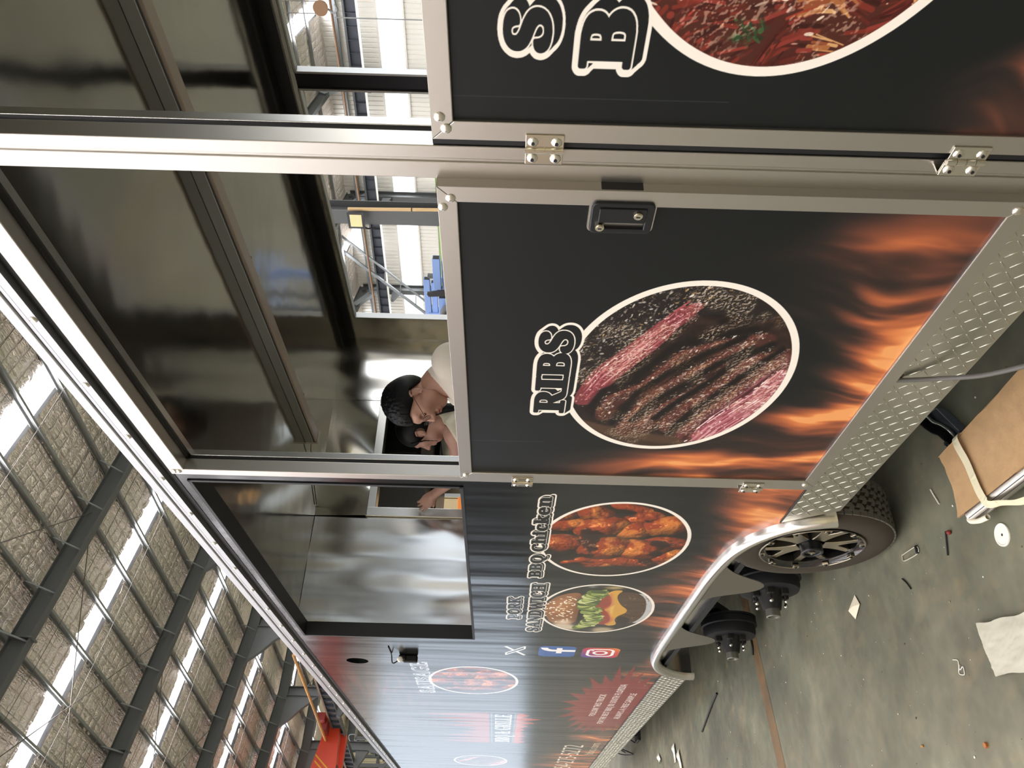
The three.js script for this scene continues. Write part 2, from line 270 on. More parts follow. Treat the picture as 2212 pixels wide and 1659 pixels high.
// ---------- the hall: end wall with its tall doorway, the near side wall and the wall behind the camera ----------
{
  const e = structure('wall_end'), A = 49.85;
  for (let b = 12; b < 34.5; b += 1.4) put('cladding_sheet', corrugated(0, 1.4, 2.8, roofY(b) + 0.2, 0, 0.28).rotateY(-Math.PI / 2).translate(A, 0, b), M.beigeSiding, e);
  put('plinth', bx(A, A + 0.3, 0, 2.85, 11.9, 35), std({ color: 0x9a9482, roughness: 0.8 }), e);
  put('cladding', bx(A, A + 0.2, 9, 12.8, -1.5, 9), M.whiteSiding, e); put('cladding', bx(A, A + 0.2, 0, 12.4, 9, 11.9), std({ color: 0x8a8478, roughness: 0.7 }), e); put('cladding', bx(A, A + 0.2, 0, 12.8, -26.3, -1.5), std({ color: 0x4a4844, roughness: 0.7 }), e); put('backing', bx(A + 0.1, A + 0.3, 0, 11.6, 11.9, 35), M.whiteSiding, e);
  for (const b of [17.2, 24.3]) put('gable_post', bx(A - 0.3, A - 0.05, 0, 11, b - 0.1, b + 0.1), M.hallSteel, e);
  put('rail', bx(A - 0.12, A - 0.02, 8.9, 9.05, 14, 34.4), M.hallSteel, e); put('rail', bx(A - 0.12, A - 0.02, 7.4, 7.6, 11.9, 34.4), M.hallSteel, e);
  const n = structure('wall_near'), warm = std({ color: 0xa88a7a, roughness: 0.6 });
  put('cladding', bx(HALL.a0 - 4, HALL.a1 + 0.4, 0, 4.4, -26.4, -26.1), warm, n); put('cladding', bx(HALL.a0 - 4, HALL.a1 + 0.4, 4.4, 5.2, -26.4, -26.1), warm, n); put('cladding', bx(HALL.a0 - 4, HALL.a1 + 0.4, 6.6, 11.4, -26.4, -26.1), M.whiteSiding, n);
  for (const a of bays) { put('window_pane', bx(a + 0.05, a + HALL.bay - 0.05, 5.2, 6.6, -26.3, -26.26), M.nearband, n); areaLight('wall_light_glow', a + HALL.bay / 2, 5.9, -26.2, HALL.bay - 0.1, 1.4, 0, 0, 1, NEARBAND); }
  const k = structure('wall_back');
  put('cladding', bx(HALL.a0 - 4.3, HALL.a0 - 4, 7.4, 12.9, -26.4, 35), M.whiteSiding, k); put('cladding', bx(HALL.a0 - 4.3, HALL.a0 - 4, 0, 7.4, -26.4, 1.4), M.beigeSiding, k); put('cladding', bx(HALL.a0 - 4.3, HALL.a0 - 4, 0, 3.2, 10, 35), M.beigeSiding, k);
  put('cladding', bx(HALL.a0 - 4.3, HALL.a0 - 4, 5.6, 7.4, 10, 35), M.whiteSiding, k); put('cladding', bx(HALL.a0 - 4.3, HALL.a0 - 4, 4.6, 7.4, 1.4, 6), M.whiteSiding, k); put('cladding', bx(HALL.a0 - 4.3, HALL.a0 - 4, 0, 7.4, 6, 10), M.whiteSiding, k);
  for (let b = 10; b < 34.9; b += 5) put('window_pane', bx(HALL.a0 - 4.2, HALL.a0 - 4.16, 3.2, 5.6, b + 0.05, b + 4.95), M.wallband, k);
  { const l = new THREE.RectAreaLight(WALLBAND.color, WALLBAND.power, 25, 2.4), p = hallPoint(HALL.a0 - 3.9, 4.4, 22.5); l.name = 'wall_light_glow'; l.position.copy(p); l.lookAt(p.clone().add(hallPoint(1, 0, 0).sub(hallPoint(0, 0, 0)))); scene.add(l); }
}
// ---------- the hall: middle row of columns and the runway girder on it ----------
{
  const r = structure('column_row'), B = 14;
  for (let a = HALL.a0; a < HALL.a1 + 0.1; a += HALL.bay) {
    const c = put('column', merge([bx(a - 0.16, a + 0.16, 0, 10.5, B - 0.2, B - 0.18), bx(a - 0.16, a + 0.16, 0, 10.5, B + 0.18, B + 0.2), bx(a - 0.007, a + 0.007, 0, 10.5, B - 0.18, B + 0.18)]), M.hallSteel, r);
    put('knee_plate', slab(poly([[0, 9.2], [0, 10.5], [-1.3, 10.6], [-0.9, 10.15], [-0.5, 9.8]]), 0.16).rotateY(-Math.PI / 2).translate(a + 0.08, 0, B - 0.2), M.hallSteel, c);
    put('crane_bracket', slab(poly([[0, 8.3], [-0.8, 8.3], [-0.8, 8.15], [0, 7.7]]), 0.2).rotateY(-Math.PI / 2).translate(a + 0.1, 0, B - 0.2), M.hallSteel, c);
  }
  const x0 = 26.3, g = put('crane_girder', merge([bx(x0, HALL.a1, 8.36, 8.78, B - 0.61, B - 0.6), bx(x0, HALL.a1, 8.76, 8.78, B - 0.72, B - 0.5), bx(x0, HALL.a1, 8.34, 8.37, B - 0.74, B - 0.48)]), M.hallSteel, r);
  for (let a = x0; a < 44; a += 0.55) put('stiffener', bx(a - 0.008, a + 0.008, 8.37, 8.76, B - 0.72, B - 0.5), M.girderBlue, g);
  put('crane_rail', bx(x0, HALL.a1, 8.78, 8.88, B - 0.64, B - 0.58), M.rust, g);
  put('conductor_pipe', rod([x0, 9.0, B - 1.2], [HALL.a1, 8.95, B - 1.2], 0.055, 10), std({ color: 0xb98546, roughness: 0.6 }), r);
  for (let a = 29; a < 49; a += HALL.bay) put('pipe_bracket', rod([a, 8.98, B - 1.2], [a, 8.7, B - 0.7], 0.02, 6), M.hallSteel, r);
}

// ---------- printed vinyl (flat print on the trailer's panels) ----------
const CREAM = '#efe7d8', INK = '#151717';
function printed(x0, x1, y0, y1, ppm, draw, fire) {
  const W = Math.round((x1 - x0) * ppm), H = Math.round((y1 - y0) * ppm), cv = document.createElement('canvas'); cv.width = W; cv.height = H;
  const c = cv.getContext('2d');
  { // black vinyl with photographic flames
    const q = Math.min(ppm, 300), w = Math.round((x1 - x0) * q), h = Math.round((y1 - y0) * q), fc = document.createElement('canvas'); fc.width = w; fc.height = h;
    const f = fc.getContext('2d'), im = f.createImageData(w, h), ramp = [[0, 20, 22, 22], [0.12, 42, 33, 29], [0.3, 90, 54, 42], [0.5, 138, 76, 50], [0.72, 184, 102, 60], [0.9, 214, 128, 72], [1.01, 232, 160, 96]];
    for (let j = 0, o = 0; j < h; j++) for (let i = 0; i < w; i++, o += 4) {
      const t = clamp(fire(x0 + (i + 0.5) / q, y1 - (j + 0.5) / q)); let k = 0; while (t > ramp[k + 1][0]) k++;
      const a = ramp[k], b = ramp[k + 1], m = (t - a[0]) / (b[0] - a[0]); for (let n = 0; n < 3; n++) im.data[o + n] = lerp(a[n + 1], b[n + 1], m); im.data[o + 3] = 255;
    }
    f.putImageData(im, 0, 0); c.imageSmoothingEnabled = true; c.drawImage(fc, 0, 0, W, H);
  }
  c.setTransform(ppm, 0, 0, -ppm, -x0 * ppm, y1 * ppm); c.lineJoin = 'round'; draw(c);
  const t = new THREE.CanvasTexture(cv); t.colorSpace = THREE.SRGBColorSpace; t.magFilter = THREE.LinearFilter; t.minFilter = THREE.LinearMipmapLinearFilter; t.anisotropy = 8;
  t.repeat.set(1 / (x1 - x0), 1 / (y1 - y0)); t.offset.set(-x0 / (x1 - x0), -y0 / (y1 - y0)); return t;
}
function tongues(x, y, tall) {   // licking flames that rise from the bottom edge; tall(x) is how high they reach
  const wx = x + 0.10 * (fbm(x * 2.2 + 3, y * 2.6, 3) - 0.5) + 0.05 * Math.sin(y * 7 + 9 * fbm(x * 1.4, y * 0.8, 2)), h = tall(x) * (0.75 + 0.5 * fbm(wx * 5 + 11, y * 0.7, 2));
  const r = (y - 0.5) / Math.max(0.02, h), env = 1 - smooth(0.2, 1.05, r), soft = fbm(wx * 9, y * 2.3 + 5, 4), ridge = 1 - Math.abs(2 * fbm(wx * 5.2 + 7, y * 1.5, 4) - 1), thin = 1 - Math.abs(2 * fbm(wx * 13 - 4, y * 2.6 + 2, 3) - 1);
  return env * (0.1 + 1.0 * smooth(0.28, 0.72, soft) * ridge ** 1.6 + 0.26 * thin ** 5 * (0.4 + soft)) * lerp(1, 0.8, smooth(0.5, 0, r));
}
function wordArt(c, text, x0, x1, y0, y1, font = 'serif', depth = 1) {   // block letters: cream outline, black extrusion, cream keyline, ink face
  c.save(); c.font = 'bold 100px ' + font; const m = c.measureText(text), asc = m.actualBoundingBoxAscent, dsc = Math.max(0, m.actualBoundingBoxDescent);
  const pad = 13, drop = 13 * depth, k = (x1 - x0) / (m.width + 2 * pad + drop), ky = (y1 - y0) / (asc + dsc + 2 * pad + drop);
  c.translate(x0, y1); c.scale(k, -ky); c.translate(pad, pad + asc); c.lineJoin = 'round';
  c.strokeStyle = CREAM; c.lineWidth = 26; for (let d = 0; d <= drop; d += 2) c.strokeText(text, d * 0.9, d);
  c.strokeStyle = '#121414'; c.fillStyle = '#121414'; c.lineWidth = 14; for (let d = 2; d <= drop; d += 1.5) { c.strokeText(text, d * 0.9, d); c.fillText(text, d * 0.9, d); }
  c.strokeStyle = CREAM; c.lineWidth = 13; c.strokeText(text, 0, 0); c.strokeStyle = INK; c.lineWidth = 8; c.fillStyle = INK; c.strokeText(text, 0, 0); c.fillText(text, 0, 0);
  c.restore();
}
function plain(c, text, x0, x1, y, h, color, font = 'bold 100px sans-serif') { c.save(); c.font = font; const m = c.measureText(text); c.translate(x0, y); c.scale((x1 - x0) / m.width, -h / m.actualBoundingBoxAscent); c.fillStyle = color; c.fillText(text, 0, 0); c.restore(); }
function badge(c, ex, ey, a, b, ring, art) {   // oval picture in a cream ring, art drawn in the unit circle
  c.save(); c.fillStyle = CREAM; c.beginPath(); c.ellipse(ex, ey, a, b, 0, 0, 7); c.fill();
  c.beginPath(); c.ellipse(ex, ey, a - ring, b - ring, 0, 0, 7); c.clip(); c.translate(ex, ey); c.scale(a, b); art(c); c.restore();
}
function blob(c, pts, fill) { c.beginPath(); const n = pts.length; for (let i = 0; i < n; i++) { const p = pts[i], q = pts[(i + 1) % n], m = [(p[0] + q[0]) / 2, (p[1] + q[1]) / 2]; i ? c.quadraticCurveTo(p[0], p[1], m[0], m[1]) : c.moveTo(m[0], m[1]); } const p = pts[0], q = pts[1]; c.quadraticCurveTo(p[0], p[1], (p[0] + q[0]) / 2, (p[1] + q[1]) / 2); c.closePath(); c.fillStyle = fill; c.fill(); }
function along(pts, t) { const k = t * (pts.length - 1), i = Math.min(pts.length - 2, Math.floor(k)), f = k - i; return [lerp(pts[i][0], pts[i + 1][0], f), lerp(pts[i][1], pts[i + 1][1], f)]; }
function flecks(c, r, n, place, size, colors, tilt, long = 2.4, alpha = 1) {   // small glossy marks of the photographed food
  for (let i = 0; i < n; i++) {
    const p = place(r); if (!p) continue; const s = size * (0.35 + r() * r() * 1.6), an = tilt + (r() - 0.5) * 1.6; c.save(); c.translate(p[0], p[1]); c.rotate(an);
    c.globalAlpha = alpha * (0.35 + 0.6 * r()); c.fillStyle = colors[Math.floor(r() * colors.length)]; c.beginPath(); c.ellipse(0, 0, s * long * (0.4 + r()), s * (0.4 + 0.5 * r()), 0, 0, 7); c.fill(); c.restore();
  }
}
function band(c, pts, w, color, blur = 0) { c.save(); c.strokeStyle = color; c.lineWidth = w; c.lineCap = 'round'; c.lineJoin = 'round'; if (blur) c.filter = `blur(${blur}px)`; c.beginPath(); pts.forEach((p, i) => (i ? c.lineTo(...p) : c.moveTo(...p))); c.stroke(); c.restore(); }
const inBand = (pts, w) => (r) => { const [x, y] = along(pts, r()); return [x + (r() - 0.5) * w, y + (r() - 0.5) * w * 0.8]; };
function artRibs(c) {
  const r = rng(11), BARK = ['#e9dfd0', '#b9b1a6', '#d8b070', '#6d655c', '#f4efe6', '#4a3c30'], T = 2.2;
  field(c, 480, (x, y) => { const k = fbm(x * 16, y * 14, 4), m = fbm(x * 5 + 3, y * 5, 3); return [18 + 46 * (k - 0.3) + 20 * m, 14 + 34 * (k - 0.3) + 10 * m, 12 + 28 * (k - 0.3) + 8 * m]; });
  blob(c, [[-1, 0.6], [-0.5, 0.95], [-0.75, 0.3], [-0.85, -0.4], [-0.6, -1], [-1.1, -1]], '#3a2a20'); band(c, [[-0.6, 0.9], [-0.75, 0.4], [-0.85, -0.1], [-0.8, -0.6]], 0.12, '#4d382a', 4);
  blob(c, [[-0.2, 1], [0.4, 1], [1, 0.6], [1, -0.4], [0.6, -0.7], [0.75, 0], [0.4, 0.4], [0.1, 0.75]], '#221c1a');
  flecks(c, r, 3600, (q) => { const x = lerp(-0.1, 1, q()), y = lerp(-0.65, 1, q()); return x > 0.82 - 0.75 * (y + 0.1) ? [x, y] : null; }, 0.0072, BARK, T, 1.6, 0.85);
  const pink = [[-0.26, 0.86], [0.07, 0.74], [0.27, 0.55], [0.48, 0.39], [0.7, 0.21], [0.82, 0.03], [0.77, -0.04], [0.6, 0.1], [0.38, 0.2], [0.17, 0.36], [-0.09, 0.55], [-0.37, 0.66], [-0.38, 0.85]];
  blob(c, pink, '#763639'); const mid = [[-0.3, 0.78], [0, 0.64], [0.22, 0.46], [0.43, 0.3], [0.65, 0.15], [0.78, 0.02]];
  for (let i = 0; i < 150; i++) { const o = (r() - 0.5) * 0.2, t0 = r() * 0.85, p = along(mid, t0), q = along(mid, Math.min(1, t0 + 0.08 + 0.12 * r())); band(c, [[p[0] + o * 0.5, p[1] + o * 0.6], [q[0] + o * 0.5, q[1] + o * 0.6]], 0.006 + 0.008 * r(), ['#b8686a', '#6d2a2e', '#a04f52', '#cf8f8e', '#7c3438'][i % 5]); }
  flecks(c, r, 460, inBand(mid, 0.24), 0.006, ['#f2dcd6', '#e0a9a4', '#fff4ee'], T, 1.8);
  const cuts = [[[-0.45, 0.63], [-0.24, 0.55], [-0.08, 0.3], [0.31, 0.04], [0.45, -0.29], [0.51, -0.56]], [[-0.66, 0.39], [-0.26, 0.24], [0.03, -0.01], [0.22, -0.22], [0.43, -0.5]], [[-0.62, 0.21], [-0.32, 0.03], [-0.13, -0.16], [0.14, -0.39], [0.31, -0.6]], [[-0.58, 0], [-0.34, -0.16], [-0.09, -0.36], [0.2, -0.55], [0.36, -0.75]], [[-0.7, -0.2], [-0.45, -0.34], [-0.18, -0.52], [0.1, -0.7], [0.3, -0.85]]];
  cuts.forEach((p, i) => {
    band(c, p.map(([x, y]) => [x - 0.06, y - 0.07]), 0.15, ['#472721', '#4a2a22', '#43251f', '#4a2420', '#5a2c2e'][i], 3); band(c, p.map(([x, y]) => [x - 0.02, y - 0.02]), 0.05, '#5e3129', 2);
    band(c, p.map(([x, y]) => [x + 0.05, y + 0.06]), 0.07, '#150f0d', 3);
    flecks(c, r, 900, inBand(p.map(([x, y]) => [x - 0.04, y - 0.04]), i > 1 ? 0.2 : 0.15), 0.0062, BARK, T, 1.7, 0.85);
  });
  const pb = [[-0.85, -0.28], [-0.53, -0.44], [-0.26, -0.63], [-0.04, -0.76], [0.15, -0.85]];
  blob(c, [[-0.9, -0.3], [-0.5, -0.42], [-0.2, -0.64], [0.12, -0.78], [0.15, -1], [-0.9, -1]], '#96505a'); band(c, pb, 0.04, '#3a1a1c', 3);
  for (let i = 0; i < 170; i++) { const o = r() * 0.36, t0 = r() * 0.85, p = along(pb, t0), q = along(pb, Math.min(1, t0 + 0.06 + 0.12 * r())); band(c, [[p[0] - o * 0.6, p[1] - o * 0.7], [q[0] - o * 0.6, q[1] - o * 0.7]], 0.006 + 0.01 * r(), ['#d79a9c', '#7e3238', '#c47a7e', '#ecc6c4', '#93454c'][i % 5]); }
  flecks(c, r, 200, (q) => { const [x, y] = along(pb, q()), o = q() * 0.3; return [x - o * 0.6, y - o * 0.7]; }, 0.009, ['#f6dfdb', '#fff6f2'], T, 1.8);
  glitter(c, 58, [236, 224, 206], (x, y) => 0.62 * smooth(0.1, 0.4, x + 0.75 * y) + 0.5 * smooth(0.05, -0.15, x + y) * smooth(-1.2, -0.9, x + 0.8 * y)); glitter(c, 74, [214, 168, 96], () => 0.25);
}
function field(c, n, f) {   // per-pixel picture over the unit square
  const q = document.createElement('canvas'); q.width = q.height = n; const k = q.getContext('2d'), im = k.createImageData(n, n);
  for (let j = 0, o = 0; j < n; j++) for (let i = 0; i < n; i++, o += 4) { const v = f(-1 + 2 * (i + 0.5) / n, 1 - 2 * (j + 0.5) / n); for (let m = 0; m < 4; m++) im.data[o + m] = clamp(v[m] ?? 255, 0, 255); }
  k.putImageData(im, 0, 0); c.save(); c.scale(1, -1); c.drawImage(q, -1, -1, 2, 2); c.restore();
}
function artChicken(c) {   // glazed pieces: lumps with dark creases between them
  const L = [[0.44, 0.72, 0.16, 0.42, 0.1], [0.4, 0.2, 0.27, 0.4, 0.25], [0.34, -0.22, 0.22, 0.3, 0.1], [0.46, -0.62, 0.26, 0.42, 0.2], [0.62, -0.25, 0.16, 0.3, 0.3], [0.76, 0.4, 0.2, 0.34, -0.4], [0.66, 0.75, 0.2, 0.28, 0.5], [0.85, -0.1, 0.1, 0.3, -0.3], [-0.04, 0.72, 0.24, 0.42, 0.05], [-0.02, 0.32, 0.2, 0.26, -0.2], [-0.16, 0.08, 0.33, 0.42, 0.12], [-0.18, -0.42, 0.3, 0.44, 0.05], [0.02, -0.72, 0.16, 0.4, -0.1], [-0.05, -0.2, 0.16, 0.24, 0.4], [-0.52, -0.3, 0.17, 0.6, -0.06], [-0.5, 0.36, 0.1, 0.34, 0.35], [-0.6, 0.1, 0.13, 0.3, 0.1], [-0.34, -0.8, 0.2, 0.3, 0.3]];
  const H = (x, y) => { let h = 0; for (const [cx, cy, a, b, t] of L) { const dx = x - cx, dy = y - cy, co = Math.cos(t), si = Math.sin(t), u = (dx * co + dy * si) / a, v = (-dx * si + dy * co) / b, d = u * u + v * v; if (d < 1) h = Math.max(h, Math.sqrt(1 - d) * a * 1.3); } return h; };
  const E = 0.004, hb = (x, y) => { const wx = x + 0.05 * (fbm(x * 5, y * 5, 2) - 0.5), wy = y + 0.05 * (fbm(x * 5 + 9, y * 5, 2) - 0.5); return H(wx, wy) + 0.05 * fbm(x * 7, y * 7, 3) + 0.012 * fbm(x * 34, y * 34, 2); };
  field(c, 640, (x, y) => {
    const h = H(x + 0.05 * (fbm(x * 5, y * 5, 2) - 0.5), y + 0.05 * (fbm(x * 5 + 9, y * 5, 2) - 0.5)), m = fbm(x * 4 + 3, y * 3.2, 4), k = fbm(x * 11, y * 9 + 4, 3); if (h <= 0.004) return [24 + 14 * k, 18 + 8 * k, 14 + 6 * k];
    const h0 = hb(x, y), nx = (h0 - hb(x + E, y)) / E, ny = (h0 - hb(x, y + E)) / E, il = 1 / Math.hypot(nx, ny, 1), d = (nx * 0.25 + ny * 0.55 + 0.8) * il, s = Math.max(0, (nx * 0.15 + ny * 0.4 + 0.9) * il) ** 34, dark = smooth(0.0, 0.07, h), char = smooth(0.6, 0.72, m), gold = smooth(0.42, 0.3, m) + 0.5 * smooth(0.58, 0.72, k);
    const mix = (a, b, t) => lerp(a, b, clamp(t)), w = clamp(0.35 + 0.75 * d) * lerp(0.3, 1, dark), g = 120 * s * smooth(0.45, 0.62, k);
    return [mix(mix(150, 206, gold), 52, char) * w + g, mix(mix(58, 118, gold), 22, char) * w + g * 0.85, mix(mix(24, 50, gold), 16, char) * w + g * 0.65];
  });
}
function artBurger(c) {
  const r = rng(37); c.fillStyle = '#22201e'; c.fillRect(-1, -1, 2, 2);
  c.save(); c.filter = 'blur(8px)'; blob(c, [[0.9, 0.1], [0.8, -0.2], [0.95, -0.4]], '#c8b070'); blob(c, [[0.85, 0.2], [0.95, 0.1], [0.95, 0.3]], '#d8dcd8'); blob(c, [[-0.9, 0.2], [-0.6, 0.3], [-0.55, 0.75], [-0.9, 0.7]], '#c4b49a'); blob(c, [[-0.95, 0], [-0.7, -0.1], [-0.75, -0.5], [-1, -0.4]], '#a89878'); c.restore();
  blob(c, [[0.74, -0.5], [0.62, -0.85], [0, -0.98], [-0.55, -0.85], [-0.4, -0.6], [0.2, -0.5]], '#b5b6b4');
  const bun = [[0.68, 0.3], [0.66, 0.56], [0.46, 0.8], [0.1, 0.93], [-0.28, 0.86], [-0.6, 0.76], [-0.66, 0.3], [0, 0.27]];
  blob(c, bun, '#8a5a38'); c.save(); c.filter = 'blur(9px)'; blob(c, [[0.5, 0.45], [0.4, 0.74], [0.05, 0.86], [-0.2, 0.75], [-0.1, 0.5]], '#a8724a'); blob(c, [[-0.4, 0.4], [-0.5, 0.72], [-0.66, 0.6], [-0.64, 0.35]], '#d3bba0'); band(c, [[0.6, 0.3], [-0.6, 0.28]], 0.08, '#4f2f1c'); c.restore();
  for (let i = 0; i < 90; i++) { const x = lerp(-0.55, 0.55, r()), y = lerp(0.4, 0.9, r()); if (x * x / 0.4 + (y - 0.35) ** 2 / 0.33 > 1) continue; c.save(); c.translate(x, y); c.rotate(r() * 3); c.fillStyle = ['#f1e2c6', '#e2cda6', '#fff4de'][i % 3]; c.beginPath(); c.ellipse(0, 0, 0.026, 0.014, 0, 0, 7); c.fill(); c.restore(); }
  blob(c, [[0.66, 0.3], [0.5, 0.22], [-0.6, 0.2], [-0.6, 0.3]], '#17120e');
  const patty = [[0.7, -0.2], [0.76, -0.56], [0.45, -0.8], [-0.18, -0.88], [-0.55, -0.72], [-0.5, -0.4], [0.1, -0.3]]; blob(c, patty, '#4a3526'); flecks(c, r, 260, (q) => [lerp(-0.45, 0.7, q()), lerp(-0.85, -0.3, q())], 0.014, ['#6b4e36', '#2c1d14', '#8a6a4a', '#5b4230'], 0, 1.6);
  blob(c, [[-0.5, -0.45], [-0.2, -0.4], [-0.3, -0.7], [-0.6, -0.62]], '#20150f');
  blob(c, [[0.76, -0.05], [0.82, -0.36], [0.62, -0.24], [0.26, -0.36], [0, -0.6], [-0.3, -0.34], [-0.62, -0.5], [-0.66, -0.2], [0, -0.15]], '#c9973f'); band(c, [[0.7, -0.1], [0.2, -0.25], [-0.25, -0.28]], 0.05, '#e0b45c', 3);
  for (const p of [[[0.68, 0.06], [0.66, -0.14], [0.25, -0.24], [0.02, -0.12], [0.05, 0.05]], [[0.1, 0], [0, -0.2], [-0.4, -0.34], [-0.62, -0.24], [-0.56, -0.02]]]) { blob(c, p, '#8e3a2a'); band(c, p.slice(1, 4), 0.035, '#b55a42', 3); }
  blob(c, [[0.68, 0.16], [0.6, 0.02], [0.36, 0.04], [0.4, 0.16]], '#cfd2c8'); blob(c, [[-0.3, 0.1], [-0.4, -0.06], [-0.64, -0.02], [-0.6, 0.12]], '#b9b8ac');
  for (let i = 0; i < 64; i++) { const x = lerp(-0.72, 0.74, (i + r()) / 64), y = 0.13 + 0.1 * Math.sin(x * 5) - 0.06 * r(), s = 0.06 + 0.06 * r(); c.save(); c.translate(x, y); c.rotate((r() - 0.5) * 1.4); blob(c, [[-s, s * 1.3], [0, s * 2], [s, s], [s * 0.6, -s * 2.2], [0, -s * 1.4], [-s * 0.7, -s * 2]], ['#5f7034', '#87954c', '#a3ad62', '#44562a', '#c2c684'][i % 5]); c.restore(); }
}
function artPulled(c) {
  const r = rng(51); c.fillStyle = '#4a231a'; c.fillRect(-1, -1, 2, 2);
  for (let i = 0; i < 2200; i++) { const x = lerp(-1, 1, r()), y = lerp(-1, 1, r()), an = 2.3 + 3 * (fbm(x * 2.5, y * 2.5, 3) - 0.5) * 2, l = 0.04 + 0.13 * r(), k = fbm(x * 3 + 20, y * 3, 3); band(c, [[x, y], [x + l * Math.cos(an), y + l * Math.sin(an)]], 0.006 + 0.018 * r(), (k > 0.52 ? ['#a0623a', '#b98350', '#8c4a2c', '#c99a66', '#933826'] : ['#5c241a', '#381610', '#742c20', '#84342a', '#4a1a14'])[i % 5]); }
  flecks(c, r, 700, (q) => { const x = lerp(-1, 1, q()), y = lerp(-1, 1, q()); return fbm(x * 5 + 9, y * 5, 3) > 0.47 ? [x, y] : null; }, 0.011, ['#fff0dd', '#f0b98a', '#e8d6c0', '#b04030'], 2, 2);
  flecks(c, r, 60, (q) => [-0.84 + 0.09 * q(), 0.04 + 0.16 * q()], 0.012, ['#2c4426', '#3c5a30', '#20301c'], 1, 2);
  glitter(c, 44, [255, 226, 196], () => 0.4); blob(c, [[-0.78, -0.72], [-0.5, -0.6], [-0.3, -0.75], [-0.5, -0.95]], '#d79a5c');
}
function glitter(c, scale, tint, where) {   // wet sparkle of a rough crust
  const E = 0.003, h = (x, y) => fbm(x * scale, y * scale * 0.8, 2) * 26 / scale;
  field(c, 900, (x, y) => { const q = where(x, y); if (q <= 0) return [0, 0, 0, 0]; const h0 = h(x, y), nx = (h0 - h(x + E, y)) / E, ny = (h0 - h(x, y + E)) / E, a = 255 * q * smooth(1.1, 2.4, nx * 0.2 + ny * 0.25) * smooth(0.42, 0.62, fbm(x * 6 + 5, y * 6, 2)); return [tint[0], tint[1], tint[2], a]; });
}
function printRibs() {
  return printed(-2.37, -1.1, 0.54, 1.70, 850, (c) => {
    c.strokeStyle = '#2b3432'; c.lineWidth = 0.004; c.beginPath(); c.moveTo(-2.114, 1.701); c.lineTo(-2.11, 1.46); c.stroke();
    badge(c, -1.735, 1.122, 0.403, 0.312, 0.019, artRibs); wordArt(c, 'RIBS', -1.955, -1.49, 1.386, 1.513);
  }, (x, y) => 1.25 * tongues(x, y, (q) => 0.28 + 0.58 * smooth(-1.95, -2.3, q) + 0.32 * smooth(-1.6, -1.25, q) * (1 - 0.4 * smooth(-1.25, -1.1, q)) + 0.12 * smooth(-1.75, -2, q)) * lerp(1.3, 0.62, smooth(-1.9, -1.1, x)));
}
function printCorner() {
  return printed(-0.93, 0.1, 0.56, 1.70, 800, (c) => {
    badge(c, -0.4, 1.168, 0.405, 0.312, 0.019, artPulled); wordArt(c, 'S', -0.79, -0.655, 1.5, 1.612); wordArt(c, 'B', -0.818, -0.65, 1.36, 1.485);
    c.strokeStyle = '#2a2c2c'; c.lineWidth = 0.002; c.beginPath(); c.moveTo(-0.86, 1.69); c.lineTo(-0.858, 1.2); c.stroke();
  }, (x, y) => 1.5 * tongues(x * 0.9 + 3, y, (q) => 0.42 - 0.18 * smooth(2.25, 2.4, q)) * smooth(0.98, 0.66, y + 0.12 * (x + 0.9)));
}
